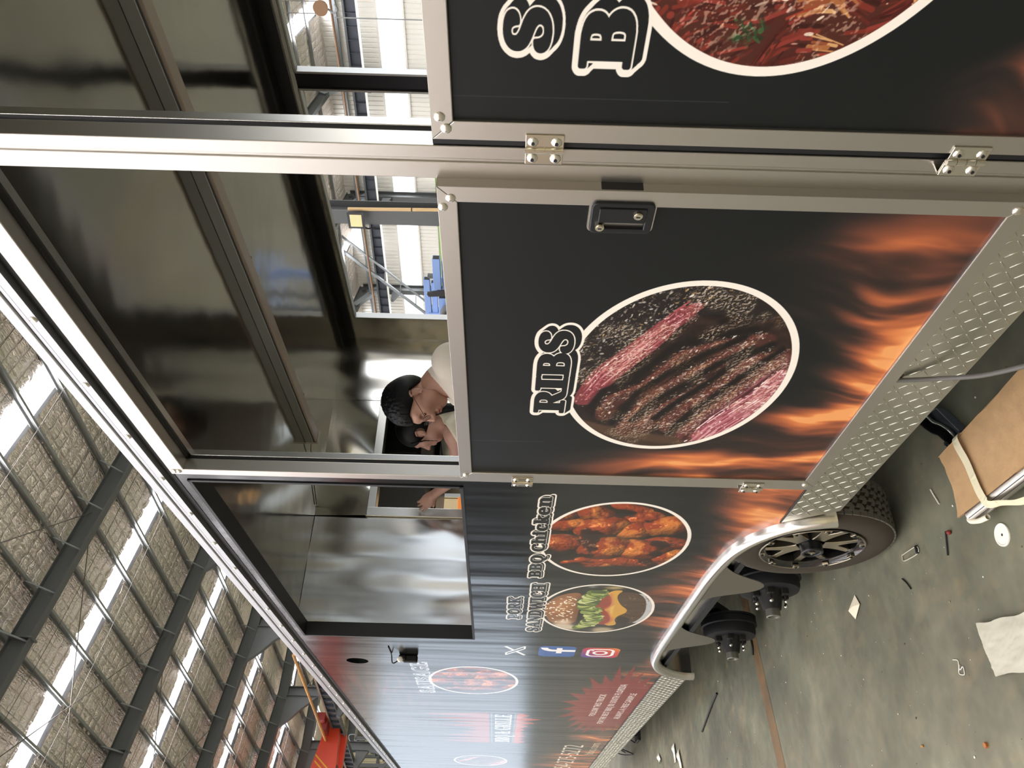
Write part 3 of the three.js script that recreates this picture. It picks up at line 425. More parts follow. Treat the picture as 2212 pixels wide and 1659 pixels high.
function printSide(x0, x1, ppm) {
  return printed(x0, x1, 0.3, 2.8, ppm, (c) => {
    badge(c, -3.0, 1.125, 0.402, 0.31, 0.016, artChicken); badge(c, -3.918, 1.095, 0.406, 0.292, 0.015, artBurger);
    wordArt(c, 'BBQ Chicken', -3.46, -2.54, 1.372, 1.472, 'serif', 0.8); wordArt(c, 'PORK', -4.115, -3.712, 1.468, 1.556, 'serif', 0.8); wordArt(c, 'SANDWICH', -4.345, -3.5, 1.352, 1.447, 'serif', 0.8);
    // the three icons
    c.strokeStyle = '#e8e6e0'; c.lineCap = 'butt'; c.lineWidth = 0.02; c.beginPath(); c.moveTo(-4.85, 1.43); c.lineTo(-4.655, 1.55); c.stroke(); c.lineWidth = 0.012; c.beginPath(); c.moveTo(-4.845, 1.545); c.lineTo(-4.8, 1.545); c.lineTo(-4.65, 1.435); c.lineTo(-4.7, 1.435); c.closePath(); c.fillStyle = '#1b1d1d'; c.fill(); c.stroke();
    const tile = (x, y, w, h, r) => { c.beginPath(); c.roundRect(x, y, w, h, r); };
    c.fillStyle = '#2f5a9c'; tile(-4.865, 1.128, 0.24, 0.222, 0.04); c.fill(); c.fillStyle = '#f4f2ee'; c.fillRect(-4.745, 1.13, 0.042, 0.14); c.fillRect(-4.785, 1.21, 0.12, 0.034); c.lineWidth = 0.042; c.strokeStyle = '#f4f2ee'; c.beginPath(); c.arc(-4.664, 1.258, 0.06, Math.PI, Math.PI / 2, true); c.stroke();
    const g = c.createLinearGradient(-4.87, 1.09, -4.64, 0.86); g.addColorStop(0, '#3b3c9c'); g.addColorStop(0.45, '#b4224f'); g.addColorStop(0.8, '#d2542c'); g.addColorStop(1, '#e0a24a'); c.fillStyle = g; tile(-4.87, 0.865, 0.232, 0.226, 0.05); c.fill();
    c.strokeStyle = '#f6f2ee'; c.lineWidth = 0.018; tile(-4.832, 0.903, 0.156, 0.15, 0.04); c.stroke(); c.beginPath(); c.ellipse(-4.754, 0.978, 0.038, 0.038, 0, 0, 7); c.stroke(); c.fillStyle = '#f6f2ee'; c.beginPath(); c.arc(-4.705, 1.026, 0.009, 0, 7); c.fill();
    // farther along: another oval picture, the burst, the name and the number
    badge(c, -5.59, 1.76, 0.42, 0.312, 0.02, artChicken);
    c.save(); c.globalAlpha = 0.9; c.strokeStyle = '#cfd3d4'; c.lineWidth = 0.012; c.font = 'bold 100px serif'; c.translate(-6.0, 2.05); c.scale(0.0019, -0.0015); c.lineWidth = 6; c.strokeText('SAUSAGE', 0, 0); c.restore();
    c.fillStyle = '#7e1414'; c.beginPath(); const r = rng(5); for (let i = 0; i < 52; i++) { const t = i / 52 * Math.PI * 2, k = i % 2 ? 0.78 : 1 + 0.25 * r(); c.lineTo(-6.35 + 1.12 * k * Math.cos(t), 0.72 + 0.33 * k * Math.sin(t)); } c.closePath(); c.fill();
    plain(c, 'FOLLOW THIS TRUCK', -6.76, -5.92, 0.795, 0.05, '#ded8d0'); plain(c, 'FOR THE BEST BBQ IN SOUTH FLORIDA', -7.1, -5.58, 0.69, 0.05, '#ded8d0'); plain(c, 'ALWAYS A FREE SAMPLE', -6.86, -5.86, 0.58, 0.05, '#ded8d0');
    c.fillStyle = '#0d1a1c'; c.fillRect(-8.25, 1.44, 1.52, 0.2); c.strokeStyle = '#6d7a7c'; c.lineWidth = 0.012; c.strokeRect(-8.25, 1.44, 1.52, 0.2);
    c.fillStyle = '#b2482c'; c.beginPath(); c.moveTo(-8.25, 1.43); for (let i = 0; i <= 18; i++) c.lineTo(-8.25 + i * 1.52 / 18, 1.43 - (i % 2 ? 0.16 * (0.5 + hash2(i, 4)) : 0.05)); c.lineTo(-6.73, 1.43); c.fill();
    c.fillStyle = '#8e3a26'; c.beginPath(); c.moveTo(-8.25, 1.66); for (let i = 0; i <= 18; i++) c.lineTo(-8.25 + i * 1.52 / 18, 1.68 + (i % 2 ? 0.42 * (0.4 + hash2(i, 9)) : 0.08)); c.lineTo(-6.73, 1.66); c.fill();
    plain(c, 'BBQ & GRILLE', -8.2, -6.78, 1.47, 0.14, '#dfe6e4', 'bold 100px serif'); plain(c, '54-275-5272', -10.03, -8.27, 0.73, 0.19, '#ece2cc', '100px sans-serif'); plain(c, 'bbq.com', -8.9, -8.12, 0.58, 0.09, '#d9c7a8', '100px sans-serif');
    badge(c, -9.55, 1.77, 0.42, 0.3, 0.02, artRibs);
  }, (x, y) => {
    const low = tongues(x, y, (q) => 0.4 + 0.18 * Math.sin(q * 3.2 + 1) + 0.22 * smooth(-3.1, -2.6, q) * 0.6 + 0.5 * smooth(-8, -9, q)) * 0.95;
    const up = smooth(-4.9, -5.6, x) * smooth(-8.6, -7, x), hi = up * 0.4 * (1 - Math.abs(2 * fbm(x * 1.3, y * 16 - 3, 4) - 1)) ** 6 * smooth(1.7, 2.3, y) * (0.4 + fbm(x, y * 3, 2));
    return Math.max(low, hi);
  });
}

// ---------- the food trailer ----------
const trailer = thing('food_trailer', 'long black food trailer printed with flames, barbecue pictures and menu lettering', 'food trailer', [0, 0.03, 0]);
const wavyT = tex(512, 256, (u, v) => { const g = 255 * tiled((x, y) => 0.6 * fbm(x * 9, y * 1.6, 3) + 0.4 * fbm(x * 26 + 7, y * 2.5, 3), u, v); return [g, g, g]; }, false, 3.6);
const flatT = tex(256, 256, (u, v) => { const g = 255 * tiled((x, y) => fbm(x * 5, y * 3, 3), u, v); return [g, g, g]; }, false, 1.6);
const vinyl = (map, wavy) => phy({ map, roughness: wavy ? 0.2 : 0.4, ior: wavy ? 1.43 : 1.5, specularIntensity: wavy ? 1 : 0.5, bumpMap: wavy ? wavyT : flatT, bumpScale: wavy ? 0.02 : 0.003 });
const inkM = std({ color: 0x1d1f1f, roughness: 0.34 });
{
  // outer skin: the near sheet has the wide hatch, the far one the vent hole; both are cut by the wheel arch
  const near = poly([[-5.3, 0.515], [-5.24, 0.515], [-5.16, 0.53], [-5.0, 0.61], [-4.8, 0.652], [-3.25, 0.655], [-3.0, 0.628], [-2.82, 0.56], [-2.76, 0.515], [-2.442, 0.515], [-2.442, 2.765], [-5.3, 2.765]]);
  near.holes.push(poly([[-2.5, 1.728], [-4.51, 1.728], [-4.51, 2.712], [-2.5, 2.712]]));
  const hole = new THREE.Path(); hole.absellipse(-5.09, 2.49, 0.07, 0.07, 0, Math.PI * 2, false, 0); near.holes.push(hole);
  put('side_panel', slab(near, 0.03, 0, 24).translate(0, 0, -0.03), vinyl(printSide(-5.3, -2.44, 520), true), trailer);
  put('side_panel', slab(poly([[-11.2, 0.515], [-5.3015, 0.515], [-5.3015, 2.765], [-11.2, 2.765]]), 0.03).translate(0, 0, -0.03), vinyl(printSide(-11.2, -5.3, 300), true), trailer);
  put('vent_pipe', cyl(0.07, 0.07, 0.2, 24, 'z', [-5.09, 2.49, -0.13]), M.blackPlastic, trailer);
  const lin = [bx(-4.51, -2.5, 2.7, 2.712, -0.075, 0.004), bx(-4.51, -4.497, 1.728, 2.712, -0.075, 0.004), bx(-2.513, -2.5, 1.728, 2.712, -0.075, 0.004), bx(-4.51, -2.5, 1.728, 1.74, -0.075, 0.004)];
  put('hatch_gasket', merge(lin), M.rubber, trailer);
  // top rail with two grooves and domed rivets
  const rail = put('top_rail', merge([bx(-11.2, 1.6, 2.768, 2.792, -0.02, 0.022), bx(-11.2, 1.6, 2.795, 2.805, -0.02, 0.02), bx(-11.2, 1.6, 2.808, 2.845, -0.05, 0.024, 0.006), bx(-11.2, 1.6, 2.79, 2.81, -0.02, 0.014)]), M.aluminiumDull, trailer);
  const rivet = new THREE.SphereGeometry(0.011, 12, 6, 0, 7, 0, Math.PI / 2).rotateX(Math.PI / 2).scale(1, 1, 0.55), gap = new THREE.CylinderGeometry(0.0035, 0.0035, 0.002, 8).rotateX(Math.PI / 2);
  for (let i = 0; i < 31; i++) { const q = put('rivet', rivet, M.screw, rail, [-1.255 - 0.3 * i, 2.779, 0.022]); }
  put('rail_slot', bx(-11.2, 1.6, 2.744, 2.77, -0.03, 0.002), M.rubber, trailer);
  put('roof', bx(-11.2, 1.6, 2.79, 2.85, -2.2, -0.02), M.aluminiumDull, trailer);
  // door posts and header: bright faces, deep reveal, rubber, inner strip
  const post = (name, x0, x1, y0, y1, grooved) => {
    const p = put(name, merge(grooved ? [bx(x0, x0 + 0.042, y0, y1, -0.035, 0.01, 0.003), bx(x0 + 0.05, x1, y0, y1, -0.035, 0.01, 0.003), bx(x0 + 0.04, x0 + 0.052, y0, y1, -0.03, 0.006)] : [bx(x0, x1, y0, y1, -0.035, 0.01, 0.003)]), M.aluminium, trailer);
    put('rubber_seal', bx(x0 + 0.004, x1 - 0.004, y0, y1, -0.048, -0.034), M.rubber, p); put('inner_strip', bx(x0 - 0.002, x1 + 0.002, y0, y1, -0.07, -0.047, 0.002), M.steelEdge, p); return p;
  };
  post('door_post', -2.441, -2.404, 0.5, 2.744); post('door_post', -1.067, -0.986, 0.5, 2.744, true); put('door_gap_seal', bx(-0.984, -0.95, 0.5, 1.735, -0.03, 0.006), M.rubber, trailer);
  const header = (x0, x1) => { const h = put('door_header', bx(x0, x1, 2.69, 2.744, -0.035, 0.01, 0.003), M.aluminium, trailer); put('rubber_seal', bx(x0, x1, 2.684, 2.74, -0.048, -0.034), M.rubber, h); put('inner_strip', bx(x0, x1, 2.678, 2.74, -0.07, -0.047), M.steelEdge, h); };
  header(-2.404, -1.067); header(-0.972, 1.6);
  for (const [x, y] of [[-2.415, 2.71], [-2.415, 2.725]]) put('screw', rivet, M.screw, trailer, [x, y, 0.01]);

  // half doors: mitred aluminium frame, printed panel, hinges, screws
  const door = (x0, x1, y0, y1, map, hingeX, ys, cornerScrews) => {
    const d = group('door', trailer), w = 0.041, Z = 0.008, T = 0.027;
    const rim = (pts) => slab(poly(pts), T, 0.002).translate(0, 0, Z), e = 0.0006;
    for (const pts of [[[x0, y1], [x1, y1], [x1 - w, y1 - w], [x0 + w, y1 - w]], [[x0, y0], [x0 + w, y0 + w], [x1 - w, y0 + w], [x1, y0]], [[x0, y0 + e], [x0, y1 - e], [x0 + w, y1 - w - e], [x0 + w, y0 + w + e]], [[x1, y0 + e], [x1 - w, y0 + w + e], [x1 - w, y1 - w - e], [x1, y1 - e]]]) put('frame_rail', rim(pts), M.aluminium, d);
    put('door_panel', slab(poly([[x0 + w - 0.004, y0 + w - 0.004], [x1 - w + 0.004, y0 + w - 0.004], [x1 - w + 0.004, y1 - w + 0.004], [x0 + w - 0.004, y1 - w + 0.004]]), 0.016).translate(0, 0, Z + 0.003), vinyl(map, false), d);
    for (const [x, y] of cornerScrews) put('screw', rivet, M.screw, d, [x, y, Z + T]);
    for (const y of ys) {   // butt hinge: two leaves, knuckles, four screws
      put('hinge_leaf', merge([bx(hingeX + 0.004, hingeX + 0.034, y - 0.036, y + 0.036, Z + T, Z + T + 0.004, 0.0015), bx(hingeX - 0.034, hingeX - 0.004, y - 0.036, y + 0.036, Z + T - 0.004, Z + T + 0.003, 0.0015), bx(hingeX - 0.034, hingeX - 0.03, y - 0.036, y + 0.036, 0.008, Z + T)]), M.hinge, d);
      for (let k = 0; k < 4; k++) put('hinge_knuckle', cyl(0.0068, 0.0068, 0.0172, 12, 'y', [hingeX, y - 0.027 + 0.018 * k, Z + T + 0.004]), M.hinge, d);
      for (const [dx, dy] of [[0.019, 0.022], [0.019, -0.022], [-0.019, 0.022], [-0.019, -0.022]]) { put('screw', rivet, M.screw, d, [hingeX + dx, y + dy, Z + T + 0.003]); put('screw_socket', gap, M.rubber, d, [hingeX + dx, y + dy, Z + T + 0.0095]); }
    }
    return d;
  };
  const dl = door(-2.364, -1.065, 0.528, 1.732, printRibs(), -2.379, [1.52, 0.735], [[-1.095, 1.705], [-1.12, 1.722], [-1.088, 0.557], [-2.34, 1.712], [-2.352, 0.56]]);
  door(-0.95, 0.14, 0.528, 1.732, printCorner(), -0.966, [1.522, 0.728], [[-0.925, 1.705], [-0.9, 1.716]]);
  // paddle latch: black rounded escutcheon, recessed paddle, finger slot, two lock cylinders
  const rr = (x0, x1, y0, y1, r) => { const s = new THREE.Shape(); s.moveTo(x0 + r, y0); s.lineTo(x1 - r, y0); s.quadraticCurveTo(x1, y0, x1, y0 + r); s.lineTo(x1, y1 - r); s.quadraticCurveTo(x1, y1, x1 - r, y1); s.lineTo(x0 + r, y1); s.quadraticCurveTo(x0, y1, x0, y1 - r); s.lineTo(x0, y0 + r); s.quadraticCurveTo(x0, y0, x0 + r, y0); return s; };
  const esc = rr(-1.176, -1.092, 1.288, 1.418, 0.014); esc.holes.push(poly([[-1.162, 1.306], [-1.162, 1.388], [-1.142, 1.388], [-1.142, 1.306]]));
  put('latch_plate', slab(esc, 0.012, 0.003).translate(0, 0, 0.03), M.blackPlastic, dl);
  put('latch_collar', slab(rr(-1.18, -1.088, 1.284, 1.422, 0.016), 0.006).translate(0, 0, 0.027), M.aluminium, dl);
  put('latch_paddle', slab(rr(-1.143, -1.104, 1.304, 1.402, 0.003), 0.006, 0.002).translate(0, 0, 0.0395), M.blackPlastic, dl);
  put('finger_slot', bx(-1.165, -1.14, 1.303, 1.39, 0.029, 0.032), M.rubber, dl);
  for (const [x, y, m] of [[-1.119, 1.322, M.brass], [-1.154, 1.397, M.brass]]) { put('lock_cylinder', merge([cyl(0.0095, 0.0095, 0.007, 20, 'z', [x, y, 0.0455]), cyl(0.0075, 0.007, 0.003, 20, 'z', [x, y, 0.05])]), m, dl); put('keyhole', bx(x - 0.0012, x + 0.0012, y - 0.004, y + 0.004, 0.0505, 0.0522), M.rubber, dl); }
  put('strike_plate', bx(-1.069, -1.064, 1.318, 1.402, 0.0, 0.03), M.blackPlastic, dl);

  // chequer plate skirts with raised bars
  const bars = (x0, x1, cut) => {
    const g = [], lens = new THREE.SphereGeometry(1, 6, 2, 0, 7, 0, Math.PI / 2).rotateX(Math.PI / 2).scale(0.0175, 0.0029, 0.0024);
    for (let j = 0; j < 6; j++) for (let i = 0; ; i++) { const x = x0 - (cut ? 0.1 : -0.018) + i * 0.0335 + (j % 2) * 0.0008; if (x > x1 - 0.016) break; if (cut && x < x0 - 0.12 + 0.12 * (0.514 - (0.349 + j * 0.0305)) / 0.182 + 0.03) continue; g.push(lens.clone().rotateZ(((i + j) % 2 ? 1 : -1) * Math.PI / 4).translate(x, 0.349 + j * 0.0305, 0.004)); }
    return merge(g);
  };
  for (const [x0, x1] of [[-2.74, 1.6], [-11.2, -5.26]]) {
    const p = put('chequer_plate', metreUV(slab(x0 > -3 ? poly([[x0 + 0.12, 0.332], [x1, 0.332], [x1, 0.514], [x0, 0.514]]) : poly([[x0, 0.332], [x1, 0.332], [x1, 0.514], [x0, 0.514]]), 0.006)).translate(0, 0, -0.002), M.plate, trailer);
    const b = put('raised_bars', bars(x0 > -3 ? x0 + 0.12 : x0, x1, x0 > -3), M.plate, p); b.userData.kind = 'stuff';
    put('sealant_line', tube([[x0, 0.516, 0.002], [(x0 + x1) / 2, 0.517, 0.002], [x1, 0.516, 0.002]], 0.004, 5), M.rubber, p);
  }
  // polished fender: rolled lip over the three wheels, inner skirt scalloped between them
  const lip = [[-2.7, 0.318], [-2.715, 0.38], [-2.76, 0.47], [-2.86, 0.556], [-3.0, 0.612], [-3.25, 0.64], [-3.7, 0.645], [-4.2, 0.645], [-4.7, 0.64], [-4.9, 0.618], [-5.06, 0.56], [-5.16, 0.48], [-5.215, 0.39], [-5.225, 0.315]];
  const curve = new THREE.CatmullRomCurve3(lip.map(([x, y]) => new THREE.Vector3(x, y, 0)), false, 'centripetal'), pts = curve.getPoints(90);
  const ring = (prof) => { const p = [], ix = [], n = prof.length; pts.forEach((q, i) => { const a = pts[Math.max(0, i - 1)], b = pts[Math.min(pts.length - 1, i + 1)], t = b.clone().sub(a).normalize(), nx = t.y, ny = -t.x; for (const [o, z] of prof) p.push(q.x + nx * o, q.y + ny * o, z); }); for (let i = 0; i < pts.length - 1; i++) for (let j = 0; j < n - 1; j++) { const a = i * n + j; ix.push(a, a + 1, a + n, a + 1, a + n + 1, a + n); } const g = new THREE.BufferGeometry(); g.setAttribute('position', new THREE.Float32BufferAttribute(p, 3)); g.setIndex(ix); g.computeVertexNormals(); return metreUV(toCreasedNormals(g, 0.9)); };
  M.polished.side = THREE.DoubleSide;
  const fender = put('fender', ring([[-0.03, 0.002], [-0.028, 0.012], [-0.016, 0.03], [0.004, 0.04], [0.022, 0.034], [0.03, 0.016], [0.03, -0.08], [0.03, -0.3]]), M.polished, trailer);
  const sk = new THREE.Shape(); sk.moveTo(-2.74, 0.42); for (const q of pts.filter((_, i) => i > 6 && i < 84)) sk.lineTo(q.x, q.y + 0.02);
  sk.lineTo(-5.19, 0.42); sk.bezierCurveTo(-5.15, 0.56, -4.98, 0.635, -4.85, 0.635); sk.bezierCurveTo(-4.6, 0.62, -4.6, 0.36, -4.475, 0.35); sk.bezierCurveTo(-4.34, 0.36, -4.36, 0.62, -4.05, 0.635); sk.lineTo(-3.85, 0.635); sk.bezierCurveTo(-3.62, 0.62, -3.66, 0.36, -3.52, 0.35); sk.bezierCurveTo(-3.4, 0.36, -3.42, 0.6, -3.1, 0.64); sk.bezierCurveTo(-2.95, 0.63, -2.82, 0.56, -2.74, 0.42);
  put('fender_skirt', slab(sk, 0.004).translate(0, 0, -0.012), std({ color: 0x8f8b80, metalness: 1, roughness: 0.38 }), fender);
  put('wheel_well', merge([bx(-5.3, -2.65, 0.66, 0.7, -0.75, -0.04), bx(-5.32, -5.28, 0.45, 0.7, -0.75, -0.04), bx(-2.66, -2.62, 0.45, 0.7, -0.75, -0.04), bx(-5.3, -2.65, 0.45, 0.7, -0.8, -0.76)]), M.chassis, trailer);
  put('chassis_beam', merge([bx(-11, 1.5, 0.4, 0.512, -0.5, -0.42), bx(-11, 1.5, 0.4, 0.512, -1.56, -1.48), bx(-11.2, 1.6, 0.512, 0.54, -2.15, -0.01)]), M.chassis, trailer);

  // small lamp and cable loop beside the vent
  const lamp = put('marker_lamp', merge([bx(-4.94, -4.9, 2.09, 2.18, 0, 0.045, 0.01), bx(-4.945, -4.89, 2.16, 2.205, 0, 0.035, 0.01)]), M.blackPlastic, trailer);
  put('lamp_lens', new THREE.SphereGeometry(0.019, 16, 8).scale(0.5, 1, 1).translate(-4.895, 2.195, 0.03), std({ color: 0xe9e4d8, roughness: 0.3 }), lamp);
  put('lamp_cable', tube([[-4.92, 2.19, 0.02], [-4.92, 2.24, 0.05], [-4.9, 2.25, 0.01], [-4.86, 2.25, 0.004], [-4.72, 2.25, 0.003]], 0.004, 6), M.rubber, lamp);

  // inside: steel-lined kitchen
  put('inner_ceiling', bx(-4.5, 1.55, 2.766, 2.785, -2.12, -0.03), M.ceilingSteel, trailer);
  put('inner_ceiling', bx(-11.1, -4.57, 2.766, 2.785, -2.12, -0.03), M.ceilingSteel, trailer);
  put('kitchen_floor', bx(-11.1, 1.55, 0.54, 0.552, -2.12, -0.04), std({ color: 0x8a867c, roughness: 0.5, metalness: 0.3 }), trailer);
  const bw = (x0, x1, y0, y1) => put('rear_wall', bx(x0, x1, y0, y1, -2.155, -2.125), M.steel, trailer);
  bw(-11.1, 1.55, 0.54, 1.3); bw(-11.1, 1.55, 2.664, 2.786); put('window_mullion', bx(-2.415, -2.33, 1.3, 2.664, -2.155, -2.125), std({ color: 0x202026, metalness: 0.6, roughness: 0.35 }), trailer); bw(-6.9, -4.261, 1.3, 2.664); bw(1.1, 1.55, 1.3, 2.664); bw(-11.1, -10.8, 1.3, 2.664);
  const hatch = (x0, x1, y0 = 1.3, y1 = 2.664) => { for (const q of [[x0, x0 + 0.012, y0, y1], [x1 - 0.012, x1, y0, y1], [x0, x1, y0, y0 + 0.012], [x0, x1, y1 - 0.012, y1]]) put('hatch_frame', bx(...q, -2.16, -2.112, 0.003), M.aluminiumDull, trailer); };
  hatch(-2.33, 1.1); hatch(-4.261, -2.415); hatch(-10.8, -6.9);
  put('ceiling_cove', merge([bx(-4.5, 1.55, 2.69, 2.766, -2.126, -2.112), bx(-4.5, 1.55, 2.752, 2.766, -2.126, -2.02)]), std({ color: 0x3a3a3c, metalness: 0.9, roughness: 0.35 }), trailer);
  put('front_wall', merge([bx(1.5, 1.6, 0.5, 2.8, -2.15, -1.95), bx(1.5, 1.6, 0.5, 2.8, -0.25, 0), bx(1.5, 1.6, 2.6, 2.8, -1.95, -0.25)]), M.steel, trailer);
  const inner = (x0, x1, y0, y1) => put('side_lining', bx(x0, x1, y0, y1, -0.075, -0.031), M.steel, trailer);
  inner(-11.1, -4.515, 0.54, 2.766); inner(-4.515, -2.442, 0.54, 1.725);
  // partition with a doorway, its bright frame and the bulged sheet over it
  const dent = (z, y, s) => -4.505 + 0.03 * (fbm(z * 4.2 + s, y * 0.45, 2) - 0.5) + 0.006 * (fbm(z * 9 + s, y * 2.2, 2) - 0.5);
  put('partition', merge([sheet(70, 60, (u, v) => { const z = lerp(-0.735, -0.03, u), y = lerp(0.55, 2.766, v); return [dent(z, y, 0), y, z, z, y]; }, true), sheet(40, 60, (u, v) => { const z = lerp(-2.126, -1.59, u), y = lerp(0.55, 2.766, v); return [dent(z, y, 9), y, z, z, y]; }, true)]), phy({ color: 0xcccac6, metalness: 1, roughness: 0.19, side: THREE.DoubleSide }), trailer);
  put('door_head_sheet', sheet(60, 24, (u, v) => { const z = lerp(-1.595, -0.735, u), y = lerp(2.44, 2.766, v); return [-4.5 + 0.02 * Math.sin(Math.PI * u) * (1 - v) * Math.sin(9 * u + 3 * v) + 0.02 * smooth(0.6, 1, u) * (1 - v), y, z, z, y]; }, true), phy({ color: 0xc6c4be, metalness: 1, roughness: 0.16, side: THREE.DoubleSide }), trailer);
  put('partition_core', merge([bx(-4.565, -4.52, 0.55, 2.766, -0.735, -0.03), bx(-4.565, -4.52, 0.55, 2.766, -2.126, -1.595), bx(-4.565, -4.52, 2.44, 2.766, -1.595, -0.735)]), M.steel, trailer);
  put('doorway_frame', merge([bx(-4.575, -4.487, 0.55, 2.449, -0.796, -0.737, 0.003), bx(-4.575, -4.487, 0.55, 2.449, -1.596, -1.548, 0.003), bx(-4.575, -4.488, 2.39, 2.447, -1.55, -0.794, 0.003)]), M.steelEdge, trailer);
  // second room: dark cupboards, a post by its open hatch
  put('wall_cupboard', merge([bx(-6.0, -5.0, 2.2, 2.62, -2.1, -1.4, 0.008), bx(-6.85, -6.02, 2.16, 2.75, -2.1, -1.45, 0.008)]), std({ color: 0x2a2c2e, roughness: 0.4, metalness: 0.4 }), trailer);
  put('cupboard_door', bx(-5.02, -4.995, 2.22, 2.6, -2.04, -1.45, 0.006), std({ color: 0x3b3d3f, roughness: 0.35, metalness: 0.5 }), trailer);
  put('room_post', bx(-6.98, -6.9, 0.55, 2.766, -2.11, -2.03), M.steelEdge, trailer);

  // ceiling light: ribbed aluminium channel with end caps, switched off
  const led = group('strip_light', trailer);
  put('light_channel', merge([bx(-4.014, 1.4, 2.715, 2.767, -1.06, -0.985, 0.004), bx(-4.014, 1.4, 2.707, 2.72, -1.044, -1.028), bx(-4.014, 1.4, 2.707, 2.72, -1.014, -1.0)]), M.aluminiumDull, led);
  put('diffuser', bx(-4.01, 1.4, 2.697, 2.71, -1.054, -0.99, 0.004), std({ color: 0xb3a496, roughness: 0.4 }), led);
  put('end_cap', bx(-4.026, -4.012, 2.69, 2.767, -1.063, -0.982, 0.004), M.aluminium, led);
  for (const x of [-1.3, -2.5, -3.6]) put('light_clip', bx(x - 0.006, x + 0.006, 2.7, 2.767, -1.064, -1.052), M.chassis, led);
  put('light_cable', tube([[-4.026, 2.74, -1.02], [-4.18, 2.756, -0.95], [-4.48, 2.76, -0.8]], 0.003, 5), M.wire, led);
}
// ---------- trailer running gear: one wheel fitted, two bare brake hubs ----------
{
  const w = group('wheel', trailer, [-3.02, 0.3, -0.105]), R = 0.33;
  const prof = [[0.19, -0.095], [0.23, -0.104], [0.275, -0.106], [0.305, -0.099], [0.32, -0.088], [0.3235, -0.07], [0.3245, 0], [0.3235, 0.07], [0.32, 0.088], [0.305, 0.099], [0.275, 0.106], [0.23, 0.104], [0.212, 0.1], [0.19, 0.095]].map(([x, y]) => new THREE.Vector2(x, y));
  const tread = std({ color: 0x5c594e, roughness: 0.85 }), wall = std({ color: 0x332b1c, roughness: 0.75 });
  put('tire', toCreasedNormals(new THREE.LatheGeometry(prof, 96).rotateX(Math.PI / 2), 0.7), wall, w);
  const blocks = [], hex = new THREE.Shape(); for (let i = 0; i < 6; i++) { const a = i * Math.PI / 3; hex.lineTo(0.0205 * Math.cos(a), 0.0165 * Math.sin(a)); } hex.closePath();
  const hx = slab(hex, 0.008, 0.0012), N = 46;
  for (let k = 0; k < 4; k++) for (let i = 0; i < N; i++) blocks.push(hx.clone().scale(1, 1.15, 1).rotateX(Math.PI / 2).rotateY(Math.PI).rotateY(0).applyMatrix4(new THREE.Matrix4().makeTranslation(0, R - 0.0085 + 0.0085, 0)).translate(0, 0, -0.054 + 0.036 * k).applyMatrix4(new THREE.Matrix4().makeRotationZ((i + (k % 2) / 2) * 2 * Math.PI / N)));
  for (const s of [-1, 1]) for (let i = 0; i < 60; i++) blocks.push(bx(-0.0145, 0.0145, R - 0.03, R - 0.003, s * 0.076 - 0.011, s * 0.076 + 0.011, 0).applyMatrix4(new THREE.Matrix4().makeRotationZ(i * 2 * Math.PI / 60)));
  put('tread_blocks', merge(blocks), tread, w);
  const rim = M.blackGloss, face = std({ color: 0xb4ab97, metalness: 1, roughness: 0.3 });
  put('rim', toCreasedNormals(new THREE.LatheGeometry([[0.186, -0.09], [0.19, 0.09], [0.21, 0.1], [0.212, 0.106], [0.206, 0.107], [0.197, 0.098], [0.182, 0.09], [0.175, 0.03], [0.17, -0.02], [0.05, -0.03], [0.0001, -0.03]].map((q) => new THREE.Vector2(...q)), 72).rotateX(Math.PI / 2), 0.5), rim, w);
  put('hub_cap', merge([cyl(0.044, 0.056, 0.13, 32, 'z', [0, 0, 0.05]), new THREE.TorusGeometry(0.038, 0.008, 8, 32).translate(0, 0, 0.115)]), M.blackPlastic, w);
  put('hub_badge', merge([bx(-0.016, 0.016, -0.004, 0.004, 0.114, 0.122), bx(-0.006, 0.006, -0.012, 0.014, 0.114, 0.12)]), face, w);
  const arm = new THREE.Shape(); arm.moveTo(-0.03, 0.05); arm.quadraticCurveTo(-0.03, 0.09, -0.046, 0.13); arm.lineTo(-0.066, 0.172); arm.lineTo(-0.04, 0.18); arm.quadraticCurveTo(-0.02, 0.14, 0, 0.115); arm.quadraticCurveTo(0.02, 0.14, 0.04, 0.18); arm.lineTo(0.066, 0.172); arm.lineTo(0.046, 0.13); arm.quadraticCurveTo(0.03, 0.09, 0.03, 0.05); arm.closePath();
  const sp = slab(arm, 0.03, 0.003), lug = new THREE.SphereGeometry(0.008, 10, 6);
  for (let i = 0; i < 5; i++) {
    const a = i * 2 * Math.PI / 5 + Math.PI, rot = new THREE.Matrix4().makeRotationZ(a);
    put('spoke', sp.clone().translate(0, 0, 0.055).applyMatrix4(rot), face, w); put('spoke_back', slab(arm, 0.06).translate(0, 0, -0.006).applyMatrix4(rot), rim, w);
    put('lug_nut', lug.clone().translate(0, 0.075, 0.05).applyMatrix4(new THREE.Matrix4().makeRotationZ(a + Math.PI / 5)), M.screw, w);
    const acc = []; for (let k = 0; k <= 8; k++) { const t = (k / 8 - 0.5) * 0.62; acc.push([Math.sin(t) * 0.208, Math.cos(t) * 0.208, 0.108]); }
    const ends = [-0.31, 0.31].map((t) => bx(-0.013, 0.013, 0.186, 0.209, 0.1, 0.11, 0.002).applyMatrix4(new THREE.Matrix4().makeRotationZ(-t)));
    put('rim_accent', merge([tube(acc, 0.0032, 5), ...ends]).applyMatrix4(new THREE.Matrix4().makeRotationZ(a + Math.PI / 5)), face, w);
    for (const t of [-0.31, 0.31]) put('rim_bolt', cyl(0.006, 0.006, 0.004, 8, 'z', [0, 0.198, 0.111]).applyMatrix4(new THREE.Matrix4().makeRotationZ(a + Math.PI / 5 - t)), M.rubber, w);
  }
